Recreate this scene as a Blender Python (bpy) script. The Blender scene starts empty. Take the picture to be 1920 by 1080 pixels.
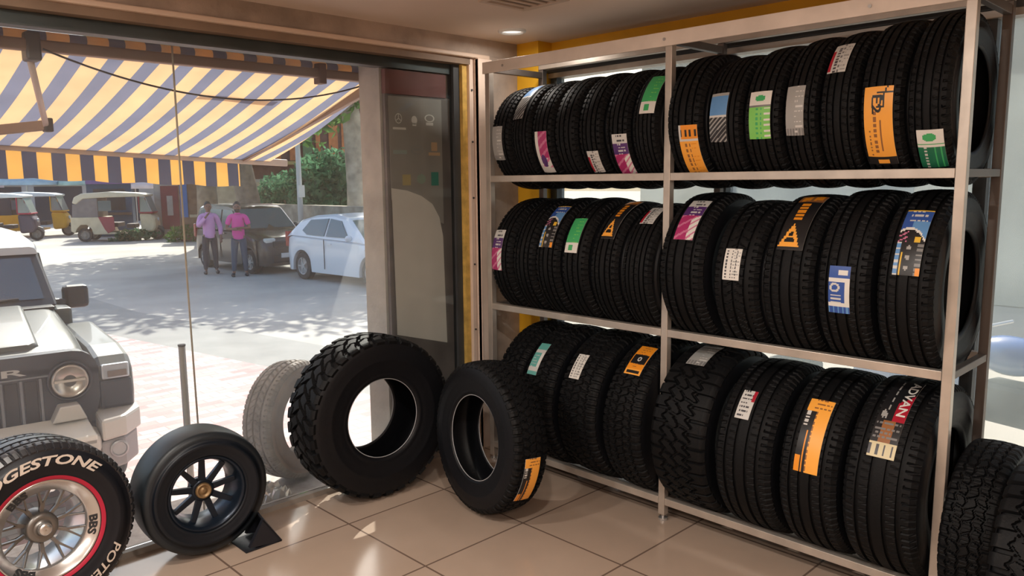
import bpy, bmesh, math, random
import numpy as np
from mathutils import Matrix, Vector
PI = math.pi
random.seed(7)
C = bpy.context.scene.collection
sc = bpy.context.scene

# ------------------------------------------------------------------ camera, sky, sun, exposure
AZ, PITCH, ROLL, FPX, EYE = math.radians(44.398), math.radians(7.837), math.radians(-.577), 1462.26, 1.65
f = Vector((math.sin(AZ)*math.cos(PITCH), math.cos(AZ)*math.cos(PITCH), -math.sin(PITCH)))
r0 = Vector((math.cos(AZ), -math.sin(AZ), 0)); u0 = r0.cross(f)
R_ = math.cos(ROLL)*r0+math.sin(ROLL)*u0; U_ = -math.sin(ROLL)*r0+math.cos(ROLL)*u0
cam = bpy.data.cameras.new('camera'); co = bpy.data.objects.new('camera', cam); C.objects.link(co)
cam.sensor_width = 36; cam.lens = FPX/1920*36; cam.clip_start = .05; cam.clip_end = 500
m4 = Matrix.Identity(4)
for i in range(3):
    m4[i][0] = R_[i]; m4[i][1] = U_[i]; m4[i][2] = -f[i]
m4[2][3] = EYE
co.matrix_world = m4
sc.camera = co
sc.view_settings.view_transform = 'Standard'; sc.view_settings.look = 'None'
sc.view_settings.gamma = 1; sc.view_settings.use_curve_mapping = False
sc.view_settings.exposure = 1.25
sc.cycles.use_denoising = True
sc.cycles.max_bounces = 10; sc.cycles.diffuse_bounces = 5; sc.cycles.transparent_max_bounces = 12
sc.cycles.caustics_reflective = False; sc.cycles.caustics_refractive = False
sc.cycles.sample_clamp_indirect = 6
W = bpy.data.worlds.new('sky'); sc.world = W; W.use_nodes = True
wn = W.node_tree.nodes; wl = W.node_tree.links
sky = wn.new('ShaderNodeTexSky'); sky.sky_type = 'NISHITA'; sky.sun_disc = False
sky.sun_elevation = math.radians(44); sky.sun_rotation = math.radians(34); sky.dust_density = 3; sky.air_density = 1
wl.new(sky.outputs[0], wn['Background'].inputs[0]); wn['Background'].inputs[1].default_value = .14
sl = bpy.data.lights.new('sun', 'SUN'); sl.energy = 3.3; sl.angle = .01; sl.color = (1, .95, .87)
so = bpy.data.objects.new('sun', sl); C.objects.link(so)
sd = Vector((6, 9, 10.6)).normalized()       # towards the sun: from beyond the street
so.rotation_euler = sd.to_track_quat('Z', 'Y').to_euler()
so.location = (20, 30, 36)

# ------------------------------------------------------------------ materials
MATS = {}
def mat(name, col, rough=.5, metal=0., bump=0., bscale=40., var=0., vscale=5., spec=.5, emit=0., coat=0.):
    if name in MATS: return MATS[name]
    m = bpy.data.materials.new(name); m.use_nodes = True
    nt = m.node_tree; b = nt.nodes['Principled BSDF']
    b.inputs['Base Color'].default_value = (*col, 1); b.inputs['Roughness'].default_value = rough
    b.inputs['Metallic'].default_value = metal; b.inputs['Specular IOR Level'].default_value = spec
    b.inputs['Coat Weight'].default_value = coat
    if emit:
        b.inputs['Emission Color'].default_value = (*col, 1); b.inputs['Emission Strength'].default_value = emit
    tc = nt.nodes.new('ShaderNodeTexCoord')
    if var:
        n = nt.nodes.new('ShaderNodeTexNoise'); n.inputs['Scale'].default_value = vscale; n.inputs['Detail'].default_value = 6
        nt.links.new(tc.outputs['Object'], n.inputs['Vector'])
        rp = nt.nodes.new('ShaderNodeValToRGB')
        rp.color_ramp.elements[0].position = .3; rp.color_ramp.elements[1].position = .7
        rp.color_ramp.elements[0].color = (*[c*(1-var) for c in col], 1)
        rp.color_ramp.elements[1].color = (*[min(1, c*(1+var)) for c in col], 1)
        nt.links.new(n.outputs[0], rp.inputs[0]); nt.links.new(rp.outputs[0], b.inputs['Base Color'])
    if bump:
        n2 = nt.nodes.new('ShaderNodeTexNoise'); n2.inputs['Scale'].default_value = bscale; n2.inputs['Detail'].default_value = 4
        nt.links.new(tc.outputs['Object'], n2.inputs['Vector'])
        bp = nt.nodes.new('ShaderNodeBump'); bp.inputs['Strength'].default_value = bump; bp.inputs['Distance'].default_value = .01
        nt.links.new(n2.outputs[0], bp.inputs['Height']); nt.links.new(bp.outputs[0], b.inputs['Normal'])
    MATS[name] = m
    return m

def glass_mat(name, clear, haze_col, haze):
    m = bpy.data.materials.new(name); m.use_nodes = True; nt = m.node_tree; nt.nodes.clear()
    o = nt.nodes.new('ShaderNodeOutputMaterial'); t = nt.nodes.new('ShaderNodeBsdfTransparent'); t.inputs[0].default_value = (*clear, 1)
    g = nt.nodes.new('ShaderNodeBsdfGlossy'); g.inputs['Roughness'].default_value = .02
    fr = nt.nodes.new('ShaderNodeFresnel'); fr.inputs[0].default_value = 1.22
    mx = nt.nodes.new('ShaderNodeMixShader'); nt.links.new(fr.outputs[0], mx.inputs[0])
    nt.links.new(t.outputs[0], mx.inputs[1]); nt.links.new(g.outputs[0], mx.inputs[2])
    d = nt.nodes.new('ShaderNodeBsdfTranslucent'); d.inputs[0].default_value = (*haze_col, 1)
    m2 = nt.nodes.new('ShaderNodeMixShader'); m2.inputs[0].default_value = haze
    nz = nt.nodes.new('ShaderNodeTexNoise'); nz.inputs['Scale'].default_value = 2.5
    tc = nt.nodes.new('ShaderNodeTexCoord'); nt.links.new(tc.outputs['Object'], nz.inputs['Vector'])
    mr = nt.nodes.new('ShaderNodeMapRange'); mr.inputs['From Min'].default_value = .3; mr.inputs['From Max'].default_value = .7
    mr.inputs['To Min'].default_value = haze*.6; mr.inputs['To Max'].default_value = haze*1.4
    nt.links.new(nz.outputs[0], mr.inputs[0]); nt.links.new(mr.outputs[0], m2.inputs[0])
    nt.links.new(mx.outputs[0], m2.inputs[1]); nt.links.new(d.outputs[0], m2.inputs[2])
    nt.links.new(m2.outputs[0], o.inputs[0]); return m

def math_node(nt, op, a, b=None):
    n = nt.nodes.new('ShaderNodeMath'); n.operation = op
    for i, v in enumerate((a, b)):
        if v is None: continue
        if isinstance(v, (int, float)): n.inputs[i].default_value = v
        else: nt.links.new(v, n.inputs[i])
    return n.outputs[0]

def tile_mat(name, c1, c2, joint, sx, sy, ox=0, oy=0, jw=.004, rough=.25, spots=.1, offset=0.0):
    m = bpy.data.materials.new(name); m.use_nodes = True; nt = m.node_tree; b = nt.nodes['Principled BSDF']
    ge = nt.nodes.new('ShaderNodeNewGeometry'); mp = nt.nodes.new('ShaderNodeMapping')
    mp.inputs['Location'].default_value = (-ox, -oy, 0); nt.links.new(ge.outputs['Position'], mp.inputs[0])
    br = nt.nodes.new('ShaderNodeTexBrick'); br.offset = offset; br.squash = 1
    br.inputs['Scale'].default_value = 1; br.inputs['Brick Width'].default_value = sx; br.inputs['Row Height'].default_value = sy
    br.inputs['Mortar Size'].default_value = jw; br.inputs['Mortar Smooth'].default_value = .1
    br.inputs['Color1'].default_value = (*c1, 1); br.inputs['Color2'].default_value = (*c2, 1); br.inputs['Mortar'].default_value = (*joint, 1)
    nt.links.new(mp.outputs[0], br.inputs['Vector'])
    nz = nt.nodes.new('ShaderNodeTexNoise'); nz.inputs['Scale'].default_value = 3; nz.inputs['Detail'].default_value = 8
    nt.links.new(ge.outputs['Position'], nz.inputs['Vector'])
    mr = nt.nodes.new('ShaderNodeMapRange'); mr.inputs['To Min'].default_value = 1-spots; mr.inputs['To Max'].default_value = 1+spots
    nt.links.new(nz.outputs[0], mr.inputs[0])
    vm = nt.nodes.new('ShaderNodeVectorMath'); vm.operation = 'SCALE'
    nt.links.new(br.outputs[0], vm.inputs[0]); nt.links.new(mr.outputs[0], vm.inputs['Scale'])
    nt.links.new(vm.outputs[0], b.inputs['Base Color']); b.inputs['Roughness'].default_value = rough
    return m

def stripe_mat(name, period, frac, ca, cb, phase=0., transl=.5):
    m = bpy.data.materials.new(name); m.use_nodes = True; nt = m.node_tree; nt.nodes.clear()
    o = nt.nodes.new('ShaderNodeOutputMaterial'); ge = nt.nodes.new('ShaderNodeTexCoord')
    sp = nt.nodes.new('ShaderNodeSeparateXYZ'); nt.links.new(ge.outputs['Object'], sp.inputs[0])
    x = math_node(nt, 'ADD', sp.outputs[0], 50*period-phase); x = math_node(nt, 'DIVIDE', x, period)
    x = math_node(nt, 'FRACT', x); x = math_node(nt, 'LESS_THAN', x, frac)
    nz = nt.nodes.new('ShaderNodeTexNoise'); nz.inputs['Scale'].default_value = 5; nz.inputs['Detail'].default_value = 6
    nt.links.new(ge.outputs['Object'], nz.inputs['Vector'])
    mx = nt.nodes.new('ShaderNodeMix'); mx.data_type = 'RGBA'
    nt.links.new(x, mx.inputs[0]); mx.inputs[6].default_value = (*cb, 1); mx.inputs[7].default_value = (*ca, 1)
    mr = nt.nodes.new('ShaderNodeMapRange'); mr.inputs['To Min'].default_value = .75; mr.inputs['To Max'].default_value = 1.2
    nt.links.new(nz.outputs[0], mr.inputs[0])
    vm = nt.nodes.new('ShaderNodeVectorMath'); vm.operation = 'SCALE'
    nt.links.new(mx.outputs[2], vm.inputs[0]); nt.links.new(mr.outputs[0], vm.inputs['Scale'])
    d = nt.nodes.new('ShaderNodeBsdfDiffuse'); t = nt.nodes.new('ShaderNodeBsdfTranslucent'); ms = nt.nodes.new('ShaderNodeMixShader')
    nt.links.new(vm.outputs[0], d.inputs[0]); nt.links.new(vm.outputs[0], t.inputs[0]); ms.inputs[0].default_value = transl
    nt.links.new(d.outputs[0], ms.inputs[1]); nt.links.new(t.outputs[0], ms.inputs[2]); nt.links.new(ms.outputs[0], o.inputs[0])
    return m

rubber = mat('tyre_rubber', (.0032, .0034, .0042), .6, spec=.22, bump=.15, bscale=120)
rubber_side = mat('sidewall_rubber', (.004, .0045, .0065), .5, spec=.3, bump=.08, bscale=60)
rubber_slick = mat('slick_rubber', (.012, .016, .02), .42, spec=.4, var=.3, vscale=8)
rubber_dusty = mat('dusty_rubber', (.30, .28, .26), .9, var=.25, vscale=14)
bead_m = mat('bead_highlight', (.35, .36, .38), .4)
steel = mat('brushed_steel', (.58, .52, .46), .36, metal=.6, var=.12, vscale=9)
steel_dark = mat('brushed_steel_shaded', (.16, .135, .12), .45, metal=.5, var=.1)  # darker copy of the rack steel, shade and dark reflections put into the colour
beige = mat('beige_paint', (.74, .59, .49), .6, var=.08, vscale=6)
brownwall = mat('brown_plaster', (.42, .31, .25), .75, var=.25, vscale=7, bump=.3, bscale=25)
brownbeam = mat('brown_beam', (.40, .33, .28), .8, var=.28, vscale=5, bump=.3, bscale=30)
yellowp = mat('yellow_paint', (.80, .43, .02), .55, var=.08)
darkgrey = mat('dark_grey_metal', (.06, .065, .07), .5, metal=.2, var=.2)
slate = mat('slate_metal', (.10, .115, .125), .45, metal=.3, var=.25, vscale=4)
blackp = mat('black_plastic', (.02, .022, .026), .45)
white = mat('white_paint', (.8, .8, .78), .5)
alu = mat('aluminium', (.6, .6, .6), .3, metal=.8)
concrete = mat('concrete_pale', (.42, .40, .36), .9, var=.18, vscale=4, bump=.3)

# ------------------------------------------------------------------ mesh helpers
def tag(o, label=None, cat=None, group=None, kind=None):
    if label: o['label'] = label
    if cat: o['category'] = cat
    if group: o['group'] = group
    if kind: o['kind'] = kind
    return o

class MB:
    def __init__(s): s.v = []; s.f = []; s.mi = []; s.m = 0
    def add(s, vs, fs):
        n = len(s.v); s.v += [tuple(v) for v in vs]; s.f += [tuple(i+n for i in q) for q in fs]; s.mi += [s.m]*len(fs); return s
    def box(s, x0, x1, y0, y1, z0, z1):
        return s.add([(x, y, z) for z in (z0, z1) for y in (y0, y1) for x in (x0, x1)],
                     [(0, 2, 3, 1), (4, 5, 7, 6), (0, 1, 5, 4), (2, 6, 7, 3), (0, 4, 6, 2), (1, 3, 7, 5)])
    def tube(s, pts, r, n=10, cap=True):
        pts = [Vector(p) for p in pts]; rs = r if isinstance(r, (list, tuple)) else [r]*len(pts)
        base = []; prev = None
        for i, p in enumerate(pts):
            d = (pts[min(i+1, len(pts)-1)]-pts[max(i-1, 0)]).normalized()
            a = d.orthogonal().normalized() if prev is None else (prev-d*prev.dot(d)).normalized()
            prev = a; b = d.cross(a)
            base += [p+(a*math.cos(2*PI*k/n)+b*math.sin(2*PI*k/n))*rs[i] for k in range(n)]
        fs = [(i*n+k, i*n+(k+1) % n, (i+1)*n+(k+1) % n, (i+1)*n+k) for i in range(len(pts)-1) for k in range(n)]
        if cap: fs += [tuple(range(n))[::-1], tuple((len(pts)-1)*n+k for k in range(n))]
        return s.add(base, fs)
    def bar(s, p, q, w, h, up=(0, 0, 1)):
        p, q = Vector(p), Vector(q); d = (q-p).normalized(); a = d.cross(Vector(up)).normalized(); b = a.cross(d)
        vs = [c+a*sx*w/2+b*sz*h/2 for c in (p, q) for sx, sz in ((-1, -1), (1, -1), (1, 1), (-1, 1))]
        return s.add(vs, [(0, 1, 2, 3), (7, 6, 5, 4), (0, 4, 5, 1), (1, 5, 6, 2), (2, 6, 7, 3), (3, 7, 4, 0)])
    def lathe(s, prof, n=48, axis='Y', c=(0, 0, 0), closed=False):
        vs = []
        for y, r in prof:
            for k in range(n):
                a = 2*PI*k/n; p = (-r*math.cos(a), y, r*math.sin(a)) if axis == 'Y' else ((y, r*math.cos(a), r*math.sin(a)) if axis == 'X' else (r*math.cos(a), r*math.sin(a), y))
                vs.append((p[0]+c[0], p[1]+c[1], p[2]+c[2]))
        L = len(prof); fs = []
        for i in range(L if closed else L-1):
            j = (i+1) % L
            fs += [(i*n+k, i*n+(k+1) % n, j*n+(k+1) % n, j*n+k) for k in range(n)]
        return s.add(vs, fs)
    def prism(s, poly, axis, a, b):          # poly of 2D points extruded along axis from a to b
        def P(p, t): return {'X': (t, p[0], p[1]), 'Y': (p[0], t, p[1]), 'Z': (p[0], p[1], t)}[axis]
        n = len(poly); vs = [P(p, a) for p in poly]+[P(p, b) for p in poly]
        return s.add(vs, [tuple(range(n))[::-1], tuple(range(n, 2*n))]+[(i, (i+1) % n, (i+1) % n+n, i+n) for i in range(n)])
    def ball(s, c, r, n=16, sx=1, sy=1, sz=1):
        vs = []; h = n//2
        for i in range(h+1):
            a = PI*i/h
            for k in range(n):
                b = 2*PI*k/n; vs.append((c[0]+r*sx*math.sin(a)*math.cos(b), c[1]+r*sy*math.sin(a)*math.sin(b), c[2]+r*sz*math.cos(a)))
        return s.add(vs, [(i*n+k, (i+1)*n+k, (i+1)*n+(k+1) % n, i*n+(k+1) % n) for i in range(h) for k in range(n)])
    def build(s, name, mats, parent=None, smooth=False, bevel=0, fix=True):
        me = bpy.data.meshes.new(name); me.from_pydata(s.v, [], s.f)
        for m in (mats if isinstance(mats, (list, tuple)) else [mats]): me.materials.append(m)
        me.polygons.foreach_set('material_index', s.mi)
        if fix:
            bm = bmesh.new(); bm.from_mesh(me); bmesh.ops.remove_doubles(bm, verts=bm.verts, dist=1e-5)
            bmesh.ops.recalc_face_normals(bm, faces=bm.faces); bm.to_mesh(me); bm.free()
        if smooth: me.polygons.foreach_set('use_smooth', [True]*len(me.polygons))
        o = bpy.data.objects.new(name, me); C.objects.link(o)
        if parent: o.parent = parent
        if bevel:
            b = o.modifiers.new('bevel', 'BEVEL'); b.width = bevel; b.segments = 2; b.limit_method = 'ANGLE'; b.angle_limit = .6
        return o

def smooth_by_angle(o, ang=40):
    me = o.data; me.polygons.foreach_set('use_smooth', [True]*len(me.polygons))
    bm = bmesh.new(); bm.from_mesh(me)
    for e in bm.edges:
        if len(e.link_faces) == 2 and e.calc_face_angle(0) > math.radians(ang): e.smooth = False
    bm.to_mesh(me); bm.free(); return o

def thing(name, label, cat, loc=(0, 0, 0), rz=0, group=None):
    o = bpy.data.objects.new(name, None); C.objects.link(o); o.location = loc; o.rotation_euler = (0, 0, rz); o.empty_display_size = .1
    return tag(o, label, cat, group)

def struct(name, mb, m, parent=None, **k):
    o = mb.build(name, m, parent, **k)
    if not parent: o['kind'] = 'structure'
    return o

def text_geo(txt, bold=0.0, space=1.0, shear=0.0):
    cu = bpy.data.curves.new('t', 'FONT'); cu.body = txt; cu.size = 1; cu.offset = bold; cu.space_character = space; cu.shear = shear; cu.resolution_u = 3
    ob = bpy.data.objects.new('t', cu); C.objects.link(ob)
    me = bpy.data.meshes.new_from_object(ob.evaluated_get(bpy.context.evaluated_depsgraph_get()))
    vs = [tuple(v.co) for v in me.vertices]; fs = [tuple(p.vertices) for p in me.polygons]
    bpy.data.objects.remove(ob); bpy.data.curves.remove(cu); bpy.data.meshes.remove(me)
    x0 = min(v[0] for v in vs); x1 = max(v[0] for v in vs); y0 = min(v[1] for v in vs); y1 = max(v[1] for v in vs)
    return [((v[0]-x0)/(x1-x0), (v[1]-y0)/(y1-y0)) for v in vs], fs, (x1-x0)/(y1-y0)

def add_text(mb, txt, mapf, **k):           # mapf(s 0..1 along, t 0..1 up) -> xyz
    vs, fs, asp = text_geo(txt, **k); mb.add([mapf(a, b) for a, b in vs], fs); return asp

# ------------------------------------------------------------------ room
XR, DP = 3.059, .437           # rack front plane, rack depth
CEIL = 2.479; WY = 3.57; GX = 3.62; GZ = -.52
floor_m = tile_mat('floor_tiles', (.42, .32, .25), (.45, .345, .27), (.16, .11, .085), .6, .6, 1.95, 1.945, .005, .16, .12)
struct('floor', MB().box(-3.6, GX+.02, -4.2, WY+.1, -.16, 0), floor_m)
struct('ceiling', MB().box(-3.6, 3.9, -4.2, WY+.3, CEIL, CEIL+.14), mat('ceiling_paint', (.80, .68, .59), .7, var=.04, vscale=2))
struct('wall_left', MB().box(-3.6, -3.5, -4.2, WY+.1, 0, CEIL), beige)
struct('wall_back', MB().box(-3.5, GX+.02, -4.2, -4.1, 0, CEIL), beige)
struct('wall_front', MB().box(-3.5, GX, WY-.06, WY+.06, 2.385, CEIL).box(3.262, GX, WY-.06, WY+.06, 0, 2.386), brownbeam)
# unseen facade above the shop; outer lip lowered to block sun over the awning
struct('wall_facade', MB().box(-3.6, 3.9, WY+.061, WY+.3, 2.42, 4.6).box(-3.6, 3.9, WY+.30, WY+.40, 2.325, 4.6), brownwall)
# front window: glass and frame
win = struct('window_1', MB().box(-3.45, 3.07, WY+.012, WY+.018, .03, 2.33), glass_mat('shop_glass', (.93, .95, .94), (.8, .8, .78), .06))
fr = MB().box(-3.5, 3.26, WY-.075, WY+.03, 2.362, 2.386)
struct('window_frame', fr, mat('pale_bead', (.72, .57, .46), .5), win, bevel=.006)
struct('window_head', MB().box(-3.5, 3.12, WY-.05, WY+.05, 2.325, 2.362), mat('brown_channel', (.24, .17, .12), .6, var=.2), win)
struct('window_header_bar', MB().box(-3.5, 3.10, WY+.022, WY+.10, 2.27, 2.33), slate, win)
struct('window_sill', MB().box(-3.5, 3.08, WY-.02, WY+.04, 0, .028), mat('sill_grey', (.30, .27, .24), .6, var=.15), win)
struct('frame_gasket', MB().box(3.03, 3.075, WY-.005, WY+.05, .02, 2.33), darkgrey, win)
struct('frame_strip', MB().box(3.076, 3.112, WY-.03, WY+.04, 0, 2.33), mat('ochre_edge', (.62, .40, .10), .55, var=.25, vscale=20), win)
sc_ = MB().box(3.114, 3.145, WY-.05, WY+.04, 0, 2.36)
struct('frame_stile', sc_, beige, win, bevel=.003)
sb = MB()
for z in (.35, .75, 1.15, 1.55, 1.88, 2.18): sb.tube([(3.13, WY-.0505, z), (3.13, WY-.056, z)], .006, 8)
struct('frame_screws', sb, darkgrey, win)
struct('trim_1', MB().box(3.15, 3.261, WY-.09, WY-.0605, 0, 2.36).box(3.15, 3.261, WY-.09, WY+.03, 0, 2.361), beige, bevel=.004)
for px in ((.98, 2.372), (2.28, 2.372)):
    pass
# corner pilaster and right glass wall
struct('pillar_corner', MB().box(3.5, GX, 3.33, WY-.0605, 0, CEIL), yellowp)
struct('wall_right', MB().box(GX, GX+.12, -4.2, 3.33, 2.385, CEIL).box(GX, GX+.12, -4.2, -1.6, 0, 2.385), yellowp)
struct('trim_2', MB().box(GX-.05, GX+.10, -1.6, 3.33, 2.295, 2.384), darkgrey)
w2 = struct('window_2', MB().box(GX+.03, GX+.036, -1.6, 3.30, .10, 2.27), glass_mat('dusty_side_glass', (.92, .91, .86), (.60, .66, .64), .2))
struct('window_frame', MB().box(GX-.03, GX+.06, -1.6, 3.33, 2.265, 2.294), steel, w2)
struct('window_sill', MB().box(GX-.02, GX+.08, -1.6, 3.33, 0, .10), beige, w2)
for y in (3.30, 2.13, .95, -.3): struct('mullion', MB().box(GX-.01, GX+.06, y-.02, y+.03, .10, 2.27), slate, w2)
# ceiling fixtures
def downlight(x, y, label, group=None, power=13):
    t = thing('downlight', label, 'ceiling light', (x, y, CEIL), 0, group)
    MB().lathe([(0, .078), (-.010, .078), (-.016, .066), (-.012, .058), (-.002, .056)], 32, 'Z').build('trim_ring', white, t, smooth=True)
    MB().lathe([(-.004, .057), (-.0045, .001)], 32, 'Z').build('diffuser', mat('lamp_diffuser', (1, .95, .88), .5, emit=.5), t)
    l = bpy.data.lights.new('lamp', 'AREA'); l.shape = 'DISK'; l.size = .12; l.energy = power; l.color = (1, .92, .83)
    lo = bpy.data.objects.new('lamp', l); C.objects.link(lo); lo.location = (x, y, CEIL-.03)
downlight(3.158, 3.204, 'round white downlight in the ceiling near the corner above the tyre rack', power=1.2)
for x, y in ((.9, 1.0), (-.8, 2.0), (-.8, -.6), (1.0, -1.6), (-2.3, .6), (.2, 2.7), (-2.2, -2.6)):  # unseen downlights added as fill light for the room
    downlight(x, y, 'round white downlight added out of view to fill the room with light', 'added fill downlights out of view')
vt = thing('ceiling_vent', 'square white ceiling fixture cut by the top edge of the picture', 'ceiling fixture', (2.66, 2.62, CEIL))
MB().box(-.15, .15, -.15, -.12, -.014, 0).box(-.15, .15, .12, .15, -.014, 0).box(-.15, -.12, -.12, .12, -.014, 0).box(.12, .15, -.12, .12, -.014, 0).build('vent_frame', mat('fixture_beige', (.6, .5, .42), .5), vt, bevel=.003)
MB().box(-.119, .119, -.119, .119, -.006, 0).build('vent_panel', mat('fixture_dark', (.22, .17, .13), .6), vt)
for k in range(4): MB().box(-.118, .118, -.09+k*.055, -.07+k*.055, -.012, -.007).build('louvre', mat('fixture_beige', (.6, .5, .42), .5), vt)

# ------------------------------------------------------------------ tyres
def tri(x): return 2*np.abs(2*(x-np.floor(x+.5)))-1
def tread_depth(style, th, u, R):
    """0..1 groove depth on a grid of angle th and lateral u"""
    au = np.abs(u); d = np.zeros_like(th+u)
    def groove(c, hw): return (np.abs(u-c) < hw)*1.
    def slots(n, ph, duty): x = th*n/(2*PI)+ph; return ((x-np.floor(x)) < duty)*1.
    if style == 'slick': return d
    nb = max(40, int(round(2*PI*R/.030)))
    if style in ('rib4', 'rib3', 'rib5', 'dir'):
        cs = {'rib4': (-.56, -.2, .2, .56), 'rib3': (-.42, 0, .42), 'rib5': (-.62, -.34, 0, .34, .62), 'dir': (-.5, -.02, .46)}[style]
        for c in cs: d = np.maximum(d, groove(c, .055 if style != 'rib5' else .042))
        d = np.maximum(d, (au > .66)*slots(nb, 0.15*np.sign(u)+.5*u, .24)*.55)
        if style == 'dir': d = np.maximum(d, (au < .5)*slots(nb*.75//1, 1.6*au, .2)*.6)
        elif style != 'rib4': d = np.maximum(d, (au < .2)*slots(nb, 1.2*u, .18)*.3)
        else: d = np.maximum(d, ((au < .55) & (au > .25))*slots(nb, 1.*u, .16)*.28)
    elif style == 'at':
        n = int(round(2*PI*R/.042)); z = .05*tri(th*n/(2*PI))
        for c in (-.58, -.2, .2, .58): d = np.maximum(d, (np.abs(u-c-z) < .045)*1.)
        d = np.maximum(d, (au > .55)*slots(n, .25*np.sign(u), .3))
        d = np.maximum(d, ((au < .58) & (au > .2))*slots(n, .8*u+.3, .22)*.9)
        d = np.maximum(d, (au < .2)*slots(n, -1.2*u+.1, .2)*.8)
        d = np.maximum(d, slots(n*3, 0, .2)*.15)
    elif style == 'mud':
        n = int(round(2*PI*R/.078))
        sg = np.sign(u)
        d = np.maximum(d, (au > .5)*slots(n, .25*sg+.12*np.sin(au*9), .36))
        z = .09*tri(th*n/(2*PI)+.25*sg)
        d = np.maximum(d, (np.abs(au-.5-z) < .045)*1.)
        d = np.maximum(d, (au < .5)*slots(n, .9*u*sg*1.3+.25*sg+.1, .27))
        d = np.maximum(d, (np.abs(u-.10*tri(th*n/(2*PI))) < .04)*1.)
    elif style == 'block':                     # chunky interlocking all-terrain blocks
        n = int(round(2*PI*R/.062))
        z = .13*tri(th*n/(2*PI))
        for c in (-.45, .0, .45): d = np.maximum(d, (np.abs(u-c-z) < .05)*1.)
        d = np.maximum(d, (u > .45)*slots(n, .1, .26)); d = np.maximum(d, (u < -.45)*slots(n, .55, .26))
        d = np.maximum(d, ((u > 0) & (u < .5))*slots(n, .7*u+.5, .22)); d = np.maximum(d, ((u > -.5) & (u < 0))*slots(n, .7*u+.0, .22))
    return d
TD = {'rib4': .011, 'rib3': .011, 'rib5': .010, 'dir': .011, 'at': .010, 'mud': .017, 'block': .014, 'slick': 0}
def shoulder(u, w, kind):
    k = .012 if kind == 'mud' else .016
    return .010*u*u+k*np.clip((np.abs(u)-.82)/.18, 0, 1)**2
def tyre_parts(root, R, w, rim, style, mt=None, ms=None, N=None):
    mt = mt or rubber; ms = ms or rubber_side
    N = N or {'mud': 840, 'block': 720, 'at': 600, 'slick': 120}.get(style, 480)
    if style in ('mud', 'block', 'at'): u = np.linspace(-1, 1, 61)
    elif style == 'slick': u = np.linspace(-1, 1, 25)
    else:
        cs = {'rib4': (-.56, -.2, .2, .56), 'rib3': (-.42, 0, .42), 'rib5': (-.62, -.34, 0, .34, .62), 'dir': (-.5, -.02, .46)}[style]
        hw = .055 if style != 'rib5' else .042
        e = [c+s*(hw+q) for c in cs for s in (-1, 1) for q in (-.004, .004)]+[-.667, -.655, .655, .667, -.25, -.24, .25, .24]
        u = np.array(sorted(set(list(np.linspace(-1, 1, 15))+e)))
    th = np.arange(N)*2*PI/N
    TH, UU = np.meshgrid(th, u, indexing='ij')
    r = R-shoulder(UU, w, style)-TD[style]*tread_depth(style, TH, UU, R)
    side = 0.006 if style in ('mud', 'block') else 0
    y = -UU*w*.475-(-UU)*0
    if side: y = y*(1+side/w*2*(1-tread_depth(style, TH, UU, R))*(np.abs(UU) > .8))
    J = len(u)
    V = np.stack([-r*np.cos(TH), y, r*np.sin(TH)+R], -1)
    # skirts on both edges
    def edge(k, yy, rr): return np.stack([-rr*np.cos(th), np.full(N, yy), rr*np.sin(th)+R], -1)[:, None]
    V = np.concatenate([edge(0, w*.468, R-.045), V, edge(1, -w*.468, R-.045)], 1); J += 2
    idx = np.arange(N*J).reshape(N, J); a = idx[:, :-1]; b = idx[:, 1:]; c = np.roll(idx, -1, 0)[:, 1:]; d = np.roll(idx, -1, 0)[:, :-1]
    F = np.stack([a, b, c, d], -1).reshape(-1, 4)
    me = bpy.data.meshes.new('tread'); me.from_pydata(V.reshape(-1, 3).tolist(), [], F.tolist()); me.materials.append(mt)
    if style == 'slick': me.polygons.foreach_set('use_smooth', [True]*len(me.polygons))
    t = bpy.data.objects.new('tread', me); C.objects.link(t); t.parent = root
    # sidewalls and liner in one revolved strip
    h = R-rim
    half = [(.455, R-.024), (.478, R-.036), (.492, R-.055), (.5, R-h*.38), (.5, R-h*.5), (.503, R-h*.52), (.503, R-h*.56), (.497, R-h*.58),
            (.488, R-h*.72), (.470, rim+h*.16), (.462, rim+h*.12), (.466, rim+h*.10), (.452, rim+h*.04), (.435, rim+.004), (.415, rim), (.39, rim+.002), (.385, rim+.012), (.41, rim+h*.2),
            (.452, R-h*.5), (.44, R-h*.28), (.40, R-.034), (.2, R-.028), (0, R-.026)]
    prof = [(y*w, r) for y, r in half]+[(-y*w, r) for y, r in half[-2::-1]]
    s = MB().lathe(prof, 120, 'Y', (0, 0, R)).build('sidewall', ms, root, smooth=True)
    return t, s

def tyre_r(u, R, w, style): return R-float(shoulder(np.array(u), w, style))

# label patterns: painters return a colour key for s (0 top .. 1 bottom) and t (0 left .. 1 right)
COL = {'w': (.62, .62, .60), 'w2': (.75, .74, .70), 'g': (.05, .42, .14), 'lg': (.22, .62, .12), 'dg': (.01, .16, .08), 'o': (.85, .30, .02), 'o2': (.95, .42, .06),
       'k': (.012, .012, .014), 'gr': (.20, .20, .20), 'b': (.03, .09, .36), 'lb': (.12, .30, .60), 'p': (.09, .03, .16), 'm': (.42, .03, .15), 'pk': (.60, .18, .32),
       'r': (.40, .01, .03), 'y': (.80, .50, .05), 'te': (.12, .42, .38), 'br': (.30, .12, .04), 'cr': (.66, .58, .36), 'sv': (.36, .36, .35), 'txt': (.06, .06, .07)}
COLK = list(COL)
lab_m = [mat('label_'+k, COL[k], .38) for k in COLK]
def rows(s, t, n, lo=.12, hi=.88, duty=.45, seed=0):   # text-like rows across
    x = s*n; fr_ = x-math.floor(x); row = int(x)
    return fr_ < duty and lo < t < hi-(.25 if (row*7+seed) % 3 == 0 else 0) and int(t*23+row*5+seed) % 4 != 0
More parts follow.
